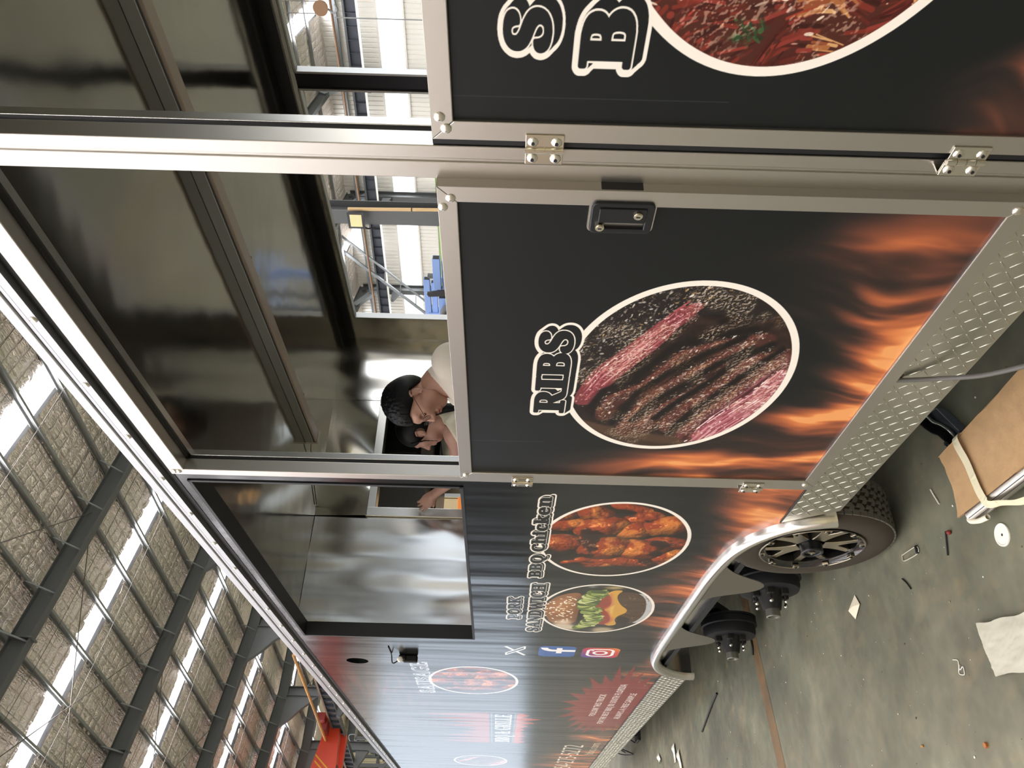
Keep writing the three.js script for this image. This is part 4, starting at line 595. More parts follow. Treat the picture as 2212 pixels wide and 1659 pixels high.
  const drumM = std({ color: 0x17171a, roughness: 0.6, metalness: 0.2 }), castM = std({ color: 0x262522, roughness: 0.7, metalness: 0.3 });
  for (const [x, y] of [[-3.92, 0.185], [-4.78, 0.17]]) {
    const h = group('brake_hub', trailer, [x, y, -0.12]);
    put('drum', toCreasedNormals(new THREE.LatheGeometry([[0.0001, -0.1], [0.165, -0.1], [0.17, -0.06], [0.158, -0.055], [0.157, -0.02], [0.15, 0], [0.12, 0.006], [0.1, 0.004], [0.0001, 0.004]].map((q) => new THREE.Vector2(...q)), 48).rotateX(Math.PI / 2), 0.6), drumM, h);
    put('backing_plate', cyl(0.168, 0.168, 0.012, 48, 'z', [0, 0, -0.108]), drumM, h);
    put('hub_cone', toCreasedNormals(new THREE.LatheGeometry([[0.075, 0], [0.06, 0.03], [0.048, 0.08], [0.044, 0.095], [0.0001, 0.095]].map((q) => new THREE.Vector2(...q)), 32).rotateX(Math.PI / 2), 0.6), castM, h);
    put('dust_cap', toCreasedNormals(new THREE.LatheGeometry([[0.036, 0.094], [0.036, 0.13], [0.034, 0.132], [0.027, 0.132], [0.025, 0.12], [0.0001, 0.12]].map((q) => new THREE.Vector2(...q)), 32).rotateX(Math.PI / 2), 0.5), std({ color: 0x8c8b80, metalness: 0.8, roughness: 0.4 }), h);
    for (let i = 0; i < 6; i++) {
      const a = i * Math.PI / 3 + 0.3, px = 0.083 * Math.cos(a), py = 0.083 * Math.sin(a);
      put('stud_boss', bx(px - 0.017, px + 0.017, py - 0.017, py + 0.017, 0, 0.034, 0.005), castM, h); put('stud', cyl(0.0055, 0.0055, 0.03, 10, 'z', [px, py, 0.048]), castM, h); put('lug_nut', new THREE.SphereGeometry(0.0105, 14, 10).scale(1, 1, 1.15).translate(px, py, 0.066), M.polished, h);
    }
    put('trailing_arm', merge([bar([0, 0, -0.13], [0.22, 0.26, -0.2], 0.05, 0.06), rod([-0.02, 0.05, -0.12], [-0.05, 0.32, -0.16], 0.016), bx(-0.06, 0.02, 0.1, 0.4, -0.22, -0.14)]), M.chassis, h);
    put('brake_wire', tube([[-0.03, 0.14, -0.11], [-0.02, 0.2, -0.08], [0.06, 0.24, -0.05], [0.1, 0.27, -0.03]], 0.005, 6), M.rubber, h);
  }
}

// ---------- people: one continuous skin surface each, meshed from a blended field of tapered limbs ----------
function surfaceNets(f, lo, hi, cell) {
  const n = [0, 1, 2].map((k) => Math.ceil((hi[k] - lo[k]) / cell) + 2), [X, Y, Z] = n, v = new Float32Array(X * Y * Z);
  for (let z = 0, i = 0; z < Z; z++) for (let y = 0; y < Y; y++) for (let x = 0; x < X; x++, i++) v[i] = f(lo[0] + x * cell, lo[1] + y * cell, lo[2] + z * cell);
  const id = new Int32Array(X * Y * Z).fill(-1), p = [], ix = [], C = [0, 1, X, X + 1, X * Y, X * Y + 1, X * Y + X, X * Y + X + 1], E = [[0, 1], [2, 3], [4, 5], [6, 7], [0, 2], [1, 3], [4, 6], [5, 7], [0, 4], [1, 5], [2, 6], [3, 7]];
  for (let z = 0; z < Z - 1; z++) for (let y = 0; y < Y - 1; y++) for (let x = 0; x < X - 1; x++) {
    const i = x + X * (y + Y * z); let m = 0; for (let c = 0; c < 8; c++) if (v[i + C[c]] < 0) m |= 1 << c;
    if (m === 0 || m === 255) continue;
    let sx = 0, sy = 0, sz = 0, k = 0;
    for (const [a, b] of E) { const va = v[i + C[a]], vb = v[i + C[b]]; if ((va < 0) === (vb < 0)) continue; const t = va / (va - vb), ax = a & 1, ay = (a >> 1) & 1, az = a >> 2; sx += ax + t * ((b & 1) - ax); sy += ay + t * (((b >> 1) & 1) - ay); sz += az + t * ((b >> 2) - az); k++; }
    id[i] = p.length / 3; p.push(lo[0] + (x + sx / k) * cell, lo[1] + (y + sy / k) * cell, lo[2] + (z + sz / k) * cell);
  }
  const quad = (a, b, c, d, flip) => { if (a < 0 || b < 0 || c < 0 || d < 0) return; flip ? ix.push(a, c, b, a, d, c) : ix.push(a, b, c, a, c, d); };
  for (let z = 1; z < Z - 1; z++) for (let y = 1; y < Y - 1; y++) for (let x = 1; x < X - 1; x++) {
    const i = x + X * (y + Y * z), s = v[i] < 0;
    if (s !== v[i + 1] < 0) quad(id[i - X - X * Y], id[i - X * Y], id[i], id[i - X], !s);
    if (s !== v[i + X] < 0) quad(id[i - 1 - X * Y], id[i - 1], id[i], id[i - X * Y], !s);
    if (s !== v[i + X * Y] < 0) quad(id[i - 1 - X], id[i - X], id[i], id[i - 1], !s);
  }
  const g = new THREE.BufferGeometry(); g.setAttribute('position', new THREE.Float32BufferAttribute(p, 3)); g.setIndex(ix); g.computeVertexNormals(); return g;
}
const smin = (a, b, k) => { const h = clamp(0.5 + 0.5 * (b - a) / k); return lerp(b, a, h) - k * h * (1 - h); };
const cone = (a, b, ra, rb) => { const [ax, ay, az] = a, bx_ = b[0] - ax, by = b[1] - ay, bz = b[2] - az, l = bx_ * bx_ + by * by + bz * bz || 1e-9; return (x, y, z) => { const px = x - ax, py = y - ay, pz = z - az, t = clamp((px * bx_ + py * by + pz * bz) / l); return Math.hypot(px - bx_ * t, py - by * t, pz - bz * t) - lerp(ra, rb, t); }; };
const egg = (c, r) => (x, y, z) => { const a = (x - c[0]) / r[0], b = (y - c[1]) / r[1], d = (z - c[2]) / r[2], k = Math.hypot(a, b, d); return (k - 1) * Math.min(...r) * (0.6 + 0.4 * Math.min(1.5, k)); };
const blend = (fs, k) => (x, y, z) => { let d = 1e9; for (const f of fs) d = d > 1e8 ? f(x, y, z) : smin(d, f(x, y, z), k); return d; };
const V3 = (p) => new THREE.Vector3(...p);
function frame(origin, forward, upHint) {   // x to the left, y up, z forward
  const z = V3(forward).normalize(), x = V3(upHint).cross(z).normalize(), y = z.clone().cross(x); return new THREE.Matrix4().makeBasis(x, y, z).setPosition(...origin);
}
function headField(man) {
  const fs = [egg([0, 0.036, -0.016], [0.074, 0.09, 0.094]), egg([0, -0.03, 0.024], [0.06, 0.082, 0.07]), cone([-0.036, -0.075, 0.02], [0.036, -0.075, 0.02], 0.03, 0.03), cone([0, -0.1, 0.052], [0, -0.1, 0.052], man ? 0.024 : 0.02, 0.02), cone([-0.03, 0.026, 0.072], [0.03, 0.026, 0.072], 0.016, 0.016), cone([-0.042, -0.02, 0.056], [-0.042, -0.02, 0.056], 0.024, 0.02), cone([0.042, -0.02, 0.056], [0.042, -0.02, 0.056], 0.024, 0.02), cone([0, -0.12, -0.03], [0, -0.05, -0.03], 0.05, 0.056)];
  const skull = blend(fs, 0.028), nose = blend([cone([0, 0.012, 0.09], [0, -0.03, 0.112], 0.007, 0.0115), cone([-0.011, -0.036, 0.1], [0.011, -0.036, 0.1], 0.0085, 0.0085)], 0.01), lips = blend([cone([-0.017, -0.063, 0.085], [0.017, -0.063, 0.085], 0.0075, 0.0075), cone([-0.014, -0.075, 0.083], [0.014, -0.075, 0.083], 0.008, 0.008)], 0.004);
  const ear = (s) => blend([egg([s * 0.074, -0.008, -0.012], [0.008, 0.028, 0.017]), cone([s * 0.08, 0.016, -0.024], [s * 0.082, 0.012, 0], 0.006, 0.006), cone([s * 0.077, -0.034, -0.002], [s * 0.077, -0.034, -0.002], 0.009, 0.009)], 0.006), dent = (s) => cone([s * 0.088, -0.008, -0.008], [s * 0.088, 0.004, -0.01], 0.009, 0.009);
  const el = ear(1), er = ear(-1), dl = dent(1), dr = dent(-1), sl = cone([0.031, 0.002, 0.094], [0.031, 0.002, 0.094], 0.0145, 0.0145), sr = cone([-0.031, 0.002, 0.094], [-0.031, 0.002, 0.094], 0.0145, 0.0145), bl = cone([0.031, 0, 0.074], [0.031, 0, 0.074], 0.0135, 0.0135), br = cone([-0.031, 0, 0.074], [-0.031, 0, 0.074], 0.0135, 0.0135), mouth = cone([-0.016, -0.069, 0.098], [0.016, -0.069, 0.098], 0.003, 0.003);
  return (x, y, z) => { let d = skull(x, y, z); if (d > 0.06) return d; d = -smin(-d, sl(x, y, z), 0.012); d = -smin(-d, sr(x, y, z), 0.012); d = smin(d, bl(x, y, z), 0.004); d = smin(d, br(x, y, z), 0.004); d = smin(d, nose(x, y, z), 0.012); d = smin(d, lips(x, y, z), 0.006); d = -smin(-d, mouth(x, y, z), 0.004); const e = x > 0 ? -smin(-el(x, y, z), dl(x, y, z), 0.006) : -smin(-er(x, y, z), dr(x, y, z), 0.006); return smin(d, e, 0.008); };
}
function handField(left, curl, spread = 1) {   // wrist at the origin, fingers along +z, palm facing -y, thumb towards +x (left hand) or -x
  const s = left ? 1 : -1, fs = [cone([0, 0, -0.03], [0, 0, 0.02], 0.027, 0.03), egg([0, 0, 0.05], [0.041, 0.017, 0.05]), cone([s * 0.012, 0, 0.02], [s * 0.03, -0.004, 0.075], 0.018, 0.013)], k = blend(fs, 0.018), fingers = [];
  [[0.029, 0.086, 0.07], [0.0095, 0.09, 0.078], [-0.01, 0.088, 0.072], [-0.028, 0.082, 0.056]].forEach(([x, z, l], i) => {
    let p = [s * x, 0.002, z - 0.006], an = curl[i] * 0.5, seg = [0.46, 0.3, 0.26], r = 0.0092 - i * 0.0004, fan = s * x * 2.6 * spread; const c = [];
    for (let j = 0; j < 3; j++) { const q = [p[0] + l * seg[j] * Math.sin(fan) * Math.cos(an), p[1] - l * seg[j] * Math.sin(an), p[2] + l * seg[j] * Math.cos(an) * Math.cos(fan)]; c.push(cone(p, q, r, r - 0.0008)); p = q; r -= 0.0008; an += curl[i]; }
    fingers.push(blend(c, 0.003));
  });
  fingers.push(blend([cone([s * 0.024, -0.006, 0.022], [s * 0.046, -0.016, 0.05], 0.0135, 0.0105), cone([s * 0.046, -0.016, 0.05], [s * 0.058, -0.024 - 0.012 * curl[4], 0.078], 0.0102, 0.0085)], 0.004));
  return (x, y, z) => { let d = k(x, y, z); for (const f of fingers) d = smin(d, f(x, y, z), 0.005); return d; };
}
function person(label, J, look) {
  const o = thing('person', label, 'person', [0, 0, 0]), up = [0, 1, 0];
  const limbs = [cone(J.neck, J.head, 0.056, 0.05), cone(J.shoulderL, J.shoulderR, 0.062, 0.062), cone(J.chest, J.pelvis, 0.118, 0.12), cone(J.neck, J.chest, 0.06, 0.12)];
  for (const s of ['L', 'R']) limbs.push(cone(J['shoulder' + s], J['elbow' + s], 0.05, 0.04), cone(J['elbow' + s], J['wrist' + s], 0.04, 0.027), cone(J['hip' + s], J['knee' + s], 0.082, 0.058), cone(J['knee' + s], J['ankle' + s], 0.056, 0.038), cone(J['ankle' + s], J['toe' + s], 0.042, 0.034));
  const all = Object.entries(J).filter(([k]) => k !== 'face').map(([, p]) => p), lo = [0, 1, 2].map((k) => Math.min(...all.map((p) => p[k])) - 0.16), hi = [0, 1, 2].map((k) => Math.max(...all.map((p) => p[k])) + 0.16);
  const skin = std({ color: look.skin, roughness: 0.55 }), HM = frame(J.head, J.face, look.up ?? up), inv = HM.clone().invert();
  const head = surfaceNets(headField(look.man), [-0.11, -0.16, -0.14], [0.11, 0.15, 0.15], 0.0036).applyMatrix4(HM);
  const parts = [surfaceNets(blend(limbs, 0.05), lo, hi, 0.016), head];
  for (const s of ['L', 'R']) { const d = look['hand' + s] ?? V3(J['wrist' + s]).sub(V3(J['elbow' + s])).toArray(); parts.push(surfaceNets(handField(s === 'L', look['curl' + s] ?? [0.5, 0.55, 0.6, 0.65, 0.5]), [-0.09, -0.1, -0.05], [0.09, 0.07, 0.2], 0.0045).applyMatrix4(frame(J['wrist' + s], d, look['back' + s] ?? up))); }
  put('body', mergeGeometries(parts.map((g) => g)), skin, o);
  // shirt: follows the trunk, ends at the collar, the sleeves and the hem
  const trunk = blend([cone(J.shoulderL, J.shoulderR, 0.075, 0.075), cone(J.chest, J.pelvis, 0.135, 0.14), cone(J.neck, J.chest, 0.07, 0.135), ...['L', 'R'].map((s) => cone(J['shoulder' + s], V3(J['shoulder' + s]).lerp(V3(J['elbow' + s]), 0.62).toArray(), 0.066, 0.062))], 0.05);
  const cutN = V3(J.head).sub(V3(J.neck)).normalize(), cuts = ['L', 'R'].map((s) => [V3(J['shoulder' + s]).lerp(V3(J['elbow' + s]), 0.6), V3(J['elbow' + s]).sub(V3(J['shoulder' + s])).normalize()]);
  const shirtF = (x, y, z) => { let d = trunk(x, y, z) - 0.004 * (fbm(x * 16 + y * 7, y * 9 - z * 14, 3) - 0.5) - 0.006 * Math.sin(38 * (y + x * 0.5)) * smooth(0.1, 0.3, Math.abs(y - J.neck[1])) * 0.4; d = Math.max(d, (x - J.neck[0]) * cutN.x + (y - J.neck[1]) * cutN.y + (z - J.neck[2]) * cutN.z - (look.collar ?? 0.012), 1.02 - y); for (const [p, n] of cuts) if ((x - p.x) * n.x + (y - p.y) * n.y + (z - p.z) * n.z > -0.3) { const r = Math.hypot(x - p.x, y - p.y, z - p.z); if (r < 0.14) d = Math.max(d, (x - p.x) * n.x + (y - p.y) * n.y + (z - p.z) * n.z); } return d; };
  put('shirt', surfaceNets(shirtF, lo, hi, 0.011), std({ color: look.shirt, roughness: 0.85 }), o);
  const legs = blend(['L', 'R'].flatMap((s) => [cone(J['hip' + s], J['knee' + s], 0.096, 0.074), cone(J['knee' + s], J['ankle' + s], 0.072, 0.056)]).concat([cone(J.hipL, J.hipR, 0.1, 0.1)]), 0.05);
  put('trousers', surfaceNets((x, y, z) => Math.max(legs(x, y, z), J.ankleL[1] + 0.01 - y), lo, hi, 0.02), std({ color: look.trousers, roughness: 0.85 }), o);
  for (const s of ['L', 'R']) put('shoe', surfaceNets((x, y, z) => Math.max(cone(J['ankle' + s], J['toe' + s], 0.056, 0.05)(x, y, z), 0.583 - y), lo, [hi[0], J.ankleL[1] + 0.08, hi[2]], 0.014), std({ color: 0x202124, roughness: 0.6 }), o);
  // hair, brows, eyes
  const hairM = phy({ color: 0x040506, roughness: 0.5, specularIntensity: 0.45 }), hairF = look.hair;
  put('hair', surfaceNets(hairF, look.hairLo ?? [-0.12, -0.13, -0.16], [0.12, 0.17, 0.14], 0.0042).applyMatrix4(HM), hairM, o);
  const dark = std({ color: 0x17120f, roughness: 0.6 });
  for (const s of [1, -1]) {
    put('eyebrow', tube([[s * 0.015, 0.024, 0.0895], [s * 0.031, 0.03, 0.0865], [s * 0.049, 0.026, 0.074]], 0.0028, 6).applyMatrix4(HM), dark, o);
    put('eye', merge([tube([[s * 0.019, -0.002, 0.0845], [s * 0.031, -0.006, 0.088], [s * 0.043, -0.003, 0.081]], 0.0019, 6)]).applyMatrix4(HM), dark, o);
  }
  put('lips', merge([tube([[-0.02, -0.0665, 0.088], [0, -0.063, 0.0935], [0.02, -0.0665, 0.088]], 0.0042, 8), tube([[-0.018, -0.072, 0.087], [0, -0.0755, 0.0918], [0.018, -0.072, 0.087]], 0.0044, 8)]).applyMatrix4(HM), std({ color: look.lips, roughness: 0.5 }), o);
  if (look.glasses) {
    const rims = []; for (const s of [1, -1]) { rims.push(new THREE.TorusGeometry(0.021, 0.0011, 6, 32).scale(1.08, 0.86, 1).translate(s * 0.031, -0.003, 0.104), tube([[s * 0.053, 0.003, 0.102], [s * 0.074, 0.005, 0.08], [s * 0.081, 0.008, -0.004], [s * 0.082, 0, -0.03]], 0.0012, 6)); }
    rims.push(tube([[-0.01, 0, 0.104], [0, 0.004, 0.107], [0.01, 0, 0.104]], 0.0012, 6));
    const gl = put('glasses', merge(rims).applyMatrix4(HM), std({ color: 0x2a2622, metalness: 0.7, roughness: 0.3 }), o);
    for (const s of [1, -1]) put('lens', cyl(0.0205, 0.0205, 0.001, 28, 'z', [0, 0, 0]).scale(1.08, 0.86, 1).translate(s * 0.031, -0.003, 0.104).applyMatrix4(HM), phy({ color: 0xffffff, roughness: 0.02, transmission: 1, thickness: 0 }), gl);
  }
  return o;
}
{
  const cap = blend([egg([0, 0.04, -0.02], [0.083, 0.098, 0.102]), egg([0, 0.012, -0.05], [0.078, 0.085, 0.075])], 0.02);
  const hairline = (x, y, z) => Math.max(0.052 + 0.006 * Math.sin(x * 60) - y - Math.max(0, 0.066 - z) * 1.3, z - 0.083 - 0.1 * (y - 0.05));   // front edge over the brow, down past the ears behind
  const crop = (x, y, z) => { const side = Math.max(0.056 - y - Math.max(0, 0.062 - z) * 0.95, -(y + 0.07), 0.012 - y - Math.max(0, -0.03 - z) * 3.2 - (Math.abs(x) < 0.05 ? 0 : 0)); return Math.max(cap(x, y, z) - 0.008 * vnoise(x * 260 + z * 90, z * 240 + y * 120) * smooth(0.03, 0.1, y) - 0.004, side); };
  person('short-haired person in thin glasses and a cream T-shirt, head bowed inside the trailer', {
    head: [-2.87, 2.008, -0.582], face: [-0.17, -0.5, 0.84], neck: [-2.835, 1.915, -0.665], chest: [-2.83, 1.72, -0.70], pelvis: [-2.82, 1.42, -0.71], shoulderL: [-2.665, 1.85, -0.655], shoulderR: [-3.005, 1.85, -0.745], elbowL: [-2.6, 1.58, -0.6], elbowR: [-3.06, 1.58, -0.66], wristL: [-2.66, 1.46, -0.4], wristR: [-3.0, 1.46, -0.44],
    hipL: [-2.73, 1.37, -0.69], hipR: [-2.91, 1.37, -0.74], kneeL: [-2.72, 0.98, -0.66], kneeR: [-2.93, 0.98, -0.71], ankleL: [-2.72, 0.66, -0.7], ankleR: [-2.94, 0.66, -0.75], toeL: [-2.77, 0.625, -0.56], toeR: [-2.98, 0.625, -0.61],
  }, { man: true, skin: 0xb08572, shirt: 0xdcd3c4, trousers: 0x2c3038, lips: 0xa2605a, glasses: true, hair: crop, up: [-0.05, 1, 0.2] });
  const sleek = (x, y, z) => { const shell = Math.max(cap(x, y, z) - 0.006 - 0.002 * vnoise(x * 200, 4), 0.042 - y - Math.max(0, 0.082 - z) * 1.1, -0.1 - y), tail = blend([cone([0, -0.02, -0.1], [0, -0.12, -0.125], 0.045, 0.036), cone([0, -0.12, -0.125], [0.01, -0.25, -0.11], 0.036, 0.018)], 0.02)(x, y, z), lock = blend([cone([0.076, 0.05, 0.045], [0.082, -0.03, 0.035], 0.006, 0.004), cone([0.082, -0.03, 0.035], [0.07, -0.115, 0.052], 0.004, 0.002)], 0.004)(x, y, z), earGap = Math.hypot((x - 0.08) * 0.5, y + 0.008, z + 0.012) - 0.03; return Math.min(smin(Math.max(shell, -earGap), tail, 0.02), lock); };
  person('person with long tied-back black hair leaning out an arm to the doorway frame', {
    head: [-3.885, 2.105, -1.01], face: [-0.74, -0.16, 0.66], neck: [-3.862, 1.985, -1.087], chest: [-3.878, 1.78, -1.07], pelvis: [-3.87, 1.45, -1.09], shoulderL: [-3.79, 1.9, -0.95], shoulderR: [-3.99, 1.9, -1.2], elbowL: [-4.03, 1.87, -0.81], elbowR: [-4.03, 1.63, -1.18], wristL: [-4.33, 2.05, -0.81], wristR: [-4.05, 1.48, -1.0],
    hipL: [-3.81, 1.4, -1.0], hipR: [-3.93, 1.4, -1.17], kneeL: [-3.82, 1.0, -0.98], kneeR: [-3.95, 1.0, -1.14], ankleL: [-3.79, 0.66, -1.02], ankleR: [-3.93, 0.66, -1.18], toeL: [-3.89, 0.625, -0.9], toeR: [-4.03, 0.625, -1.06],
  }, { man: false, skin: 0xb58c7a, shirt: 0xdfd6bf, trousers: 0x33343a, lips: 0xa55c5a, hair: sleek, hairLo: [-0.12, -0.3, -0.19], handL: [-0.7, 0.62, 0.3], backL: [0.4, 0.3, 0.86], curlL: [0.2, 0.25, 0.3, 0.35, 0.3] });
}

// ---------- things standing and hanging in the hall (hall axes) ----------
{
  const c = hallThing(thing('overhead_crane', 'red overhead travelling crane girder with yellow stripes under the roof', 'crane'));
  const web = poly([[13.75, 8.52], [13.75, 9.02], [11.7, 9.42], [-19, 9.42], [-19, 8.36], [11.7, 8.36]]);
  put('box_girder', slab(web, 0.5).rotateY(-Math.PI / 2).translate(34.6, 0, 0), M.crane, c);
  put('bottom_flange', bx(34.05, 34.66, 8.3, 8.36, -19, 11.8), M.craneDeep, c);
  put('second_girder', bx(34.95, 35.35, 8.3, 8.62, -19, 13.4), M.crane, c);
  put('end_carriage', merge([bx(33.0, 36.4, 8.95, 9.3, 13.2, 13.55, 0.03), bx(33.3, 33.9, 8.86, 9.15, 12.9, 13.3, 0.03)]), M.craneDark, c);
  for (const z of [33.2, 36.1]) put('carriage_wheel', cyl(0.17, 0.17, 0.1, 24, 'z', [z, 9.02, 13.4]), M.craneDark, c);
  for (const d of [0, 0.24]) put('warning_stripe', slab(poly([[11.1 + d, 8.4], [11.18 + d, 8.4], [12.0 + d, 9.3], [11.92 + d, 9.3]].map(([b, y]) => [Math.min(b, 13.6), y])), 0.006).rotateY(-Math.PI / 2).translate(34.1, 0, 0), M.yellow, c);
}
{
  const l = hallThing(thing('inclined_ladder', 'grey steel ladder leaning steeply across the far wall behind the trailer', 'ladder'));
  put('rail', bar([21.55, 10.75, 33.05], [31.9, 0, 32.6], 0.07, 0.1), M.girt, l); put('rail', bar([22.3, 10.85, 32.95], [32.6, 0, 32.5], 0.1, 0.14), M.girt, l);
  for (let i = 0; i < 14; i++) { const t = (i + 0.35) / 14; put('rung', rod([lerp(21.55, 31.9, t), lerp(10.75, 0, t), lerp(33.05, 32.6, t)], [lerp(22.3, 32.6, t), lerp(10.85, 0, t) - 0.02, lerp(32.95, 32.5, t)], 0.03, 6), M.girt, l); }
}
{
  const f = hallThing(thing('floodlight', 'square black floodlight with a pale yellow face on the bamboo pole', 'floodlight'));
  put('housing', bx(8.5, 8.84, 4.64, 4.94, 13.56, 13.62, 0.01), M.blackPlastic, f); put('front_frame', bx(8.48, 8.86, 4.62, 4.96, 13.55, 13.565), M.blackPlastic, f);
  put('reflector', bx(8.53, 8.81, 4.67, 4.91, 13.54, 13.552), std({ color: 0xd8d29a, roughness: 0.4 }), f); put('bracket', tube([[8.82, 4.7, 13.6], [8.95, 4.6, 13.7], [8.95, 4.45, 13.75]], 0.018, 8), M.blackPlastic, f);
  const p = hallThing(thing('bamboo_pole', 'tall pale bamboo pole standing beside the grey steel column', 'pole'));
  put('shaft', tube([[8.46, 0, 13.66], [8.43, 2.6, 13.66], [8.47, 4.95, 13.66]], 0.035, 10), std({ color: 0xc9a878, roughness: 0.6 }), p); put('wire_tie', new THREE.TorusGeometry(0.04, 0.008, 6, 16).rotateX(Math.PI / 2).translate(8.44, 3.65, 13.66), M.rubber, p);
}
{
  const s = hallThing(thing('steel_frame_stack', 'stack of pale blue square steel tube frames behind the trailer', 'steel frames')), blue = std({ color: 0x7f9cd0, roughness: 0.4 });
  const T = (a0, a1, y, b, w = 0.1) => { const t = put('square_tube', merge([bx(a0, a1, y, y + w, b - w / 2, b + w / 2, 0.006)]), blue, s); put('open_end', bx(a0 - 0.002, a0 + 0.01, y + 0.012, y + w - 0.012, b - w / 2 + 0.012, b + w / 2 - 0.012), M.rubber, t); return t; };
  T(7.03, 7.62, 2.72, 10, 0.12); T(7.1, 7.7, 2.6, 10.05, 0.1); T(7.44, 9.6, 2.9, 10, 0.1); T(7.5, 9.6, 2.79, 10.0, 0.09); T(7.72, 9.6, 2.64, 9.9, 0.12); T(7.78, 9.6, 2.52, 9.95, 0.09);
  for (const a of [7.5, 8.35, 9.5]) put('upright', bx(a, a + 0.1, 0, 2.72, 10.1, 10.2, 0.006), blue, s);
  put('cross_plate', bx(8.1, 8.24, 2.6, 2.95, 9.94, 10.1, 0.006), blue, s); put('base_tube', bx(7.2, 9.6, 0, 0.12, 9.95, 10.35, 0.006), blue, s);
  put('tab', bx(7.36, 7.42, 2.84, 2.93, 9.97, 10.03), M.hallSteel, s);
  const k = hallThing(thing('jockey_wheel', 'dark rubber wheel with a black lever beside the blue frames', 'wheel'));
  put('lever', slab(poly([[7.47, 2.62], [7.52, 2.92], [7.55, 2.93], [7.6, 2.9], [7.58, 2.62], [7.66, 2.4], [7.6, 2.4]]), 0.05, 0.01).translate(0, 0, 9.72), M.blackPlastic, k);
  put('wheel_rim', new THREE.TorusGeometry(0.16, 0.055, 12, 32).translate(7.95, 2.52, 9.74), std({ color: 0x56595c, roughness: 0.7 }), k); put('wheel_disc', cyl(0.12, 0.12, 0.05, 24, 'z', [7.95, 2.52, 9.74]), M.girt, k);
  put('stand', merge([bx(7.6, 7.68, 0, 2.45, 9.72, 9.78), bx(7.9, 8, 0, 2.5, 9.72, 9.78)]), M.hallSteel, k);
}
{
  const p = hallThing(thing('hoist_pulley', 'rusty hanging pulley block with two wires near the far windows', 'pulley'));
  put('sheave', merge([cyl(0.12, 0.12, 0.05, 24, 'z', [4.7, 5.0, 14]), cyl(0.13, 0.13, 0.01, 24, 'z', [4.7, 5.0, 13.96])]), M.rust, p); put('hook', tube([[4.72, 4.88, 14], [4.78, 4.8, 14], [4.73, 4.72, 14], [4.64, 4.75, 14]], 0.02, 8), M.purlin, p);
  for (const d of [-0.1, 0.1]) put('wire', rod([4.7 + d, 5, 14], [4.7 + d, roofY(13.9) - 0.05, 13.9], 0.008, 5), M.wire, p);
  put('chain', rod([4.86, 4.78, 14], [4.86, 0, 14], 0.012, 5), M.purlin, p);
  const g = hallThing(thing('sloping_pipe', 'thin rusty pipe running level in front of the far wall cladding', 'pipe'));
  put('pipe_run', rod([5.5, 6.93, 23], [26, 6.62, 23], 0.035, 8), M.rust, g); put('coupling', cyl(0.07, 0.07, 0.2, 12, 'x', [9.9, 6.86, 23]), M.rust, g);
  for (const a of [6, 14, 24]) put('hanger', rod([a, 6.8, 23], [a, roofY(23) - 0.05, 23], 0.01, 5), M.wire, g);
}
{
  const s = hallThing(thing('access_stair', 'dark steel access stair with handrails on the beige end wall', 'stair')), m = M.hallSteel;
  put('stringer', bar([47.6, 10.1, 17.75], [47.6, 8.0, 16.7], 0.06, 0.12), m, s); put('stringer', bar([47, 10.1, 17.75], [47, 8.0, 16.7], 0.06, 0.12), m, s);
  put('landing', bx(46.6, 49.7, 9.9, 10, 17.6, 19.2), m, s); for (let i = 0; i < 8; i++) put('tread', bx(47, 47.6, 9.85 - 0.26 * i, 9.88 - 0.26 * i, 17.5 - 0.13 * i, 17.72 - 0.13 * i), m, s);
  put('handrail', tube([[47, 9.5, 18.0], [47, 10.4, 18.0], [47, 10.3, 17.6], [47, 9.4, 17.1]], 0.025, 6), m, s);
  put('lower_stringer', bar([47.3, 8.0, 16.7], [47.3, 9.4, 15.2], 0.06, 0.12), m, s); put('lower_stringer', bar([46.9, 7.7, 16.7], [46.9, 9.1, 15.2], 0.06, 0.12), m, s); for (let i = 0; i < 6; i++) put('baluster', rod([47.1, 7.85 + 0.25 * i, 16.7 - 0.27 * i], [47.1, 8.4 + 0.25 * i, 16.7 - 0.27 * i], 0.02, 5), m, s);
  put('stair_tower', merge([bx(46.6, 46.75, 0, 10, 17.6, 17.75), bx(49.4, 49.55, 0, 10, 17.6, 17.75), bx(46.6, 46.75, 0, 10, 19.05, 19.2)]), m, s);
}
{ // beyond the open rear hatch of the trailer
  const y = thing('yellow_lift', 'yellow lifting arm seen through the trailer doorway and rear hatch', 'lift', [-10.6, 0, -3.6]);
  put('boom', bar([-0.1, 0.3, 0.2], [0.1, 2.55, -0.5], 0.22, 0.16), M.yellow, y); put('base_box', bx(-0.4, 0.4, 0, 0.4, -0.4, 0.5, 0.03), M.yellow, y); put('boom_end', bx(-0.05, 0.25, 2.45, 2.62, -0.66, -0.4, 0.02), M.blackPlastic, y);
  const b = thing('site_cabin', 'timber-clad cabin with an orange rail over white ribbed cladding behind the trailer', 'cabin', [-13.4, 0, -5.2]), wood = std({ color: 0xb3a27c, roughness: 0.8 });
  b.rotation.y = 0.9; put('core', bx(-3, 3, 0, 3.9, -2.2, -0.06), M.whiteSiding, b);
  for (let i = 0; i < 15; i++) put('board', bx(-3 + 0.4 * i, -2.62 + 0.4 * i, 2.5, 3.9, -0.06, 0.012 * (i % 2), 0.006), wood, b);
  put('orange_rail', bx(-3, 3, 2.4, 2.5, -0.06, 0.03, 0.01), std({ color: 0xd07a2c, roughness: 0.5 }), b); put('ribbed_cladding', corrugated(-3, 3, 0, 2.4, 0, 0.2).rotateY(Math.PI).translate(0, 0, -0.02), M.whiteSiding, b);
}
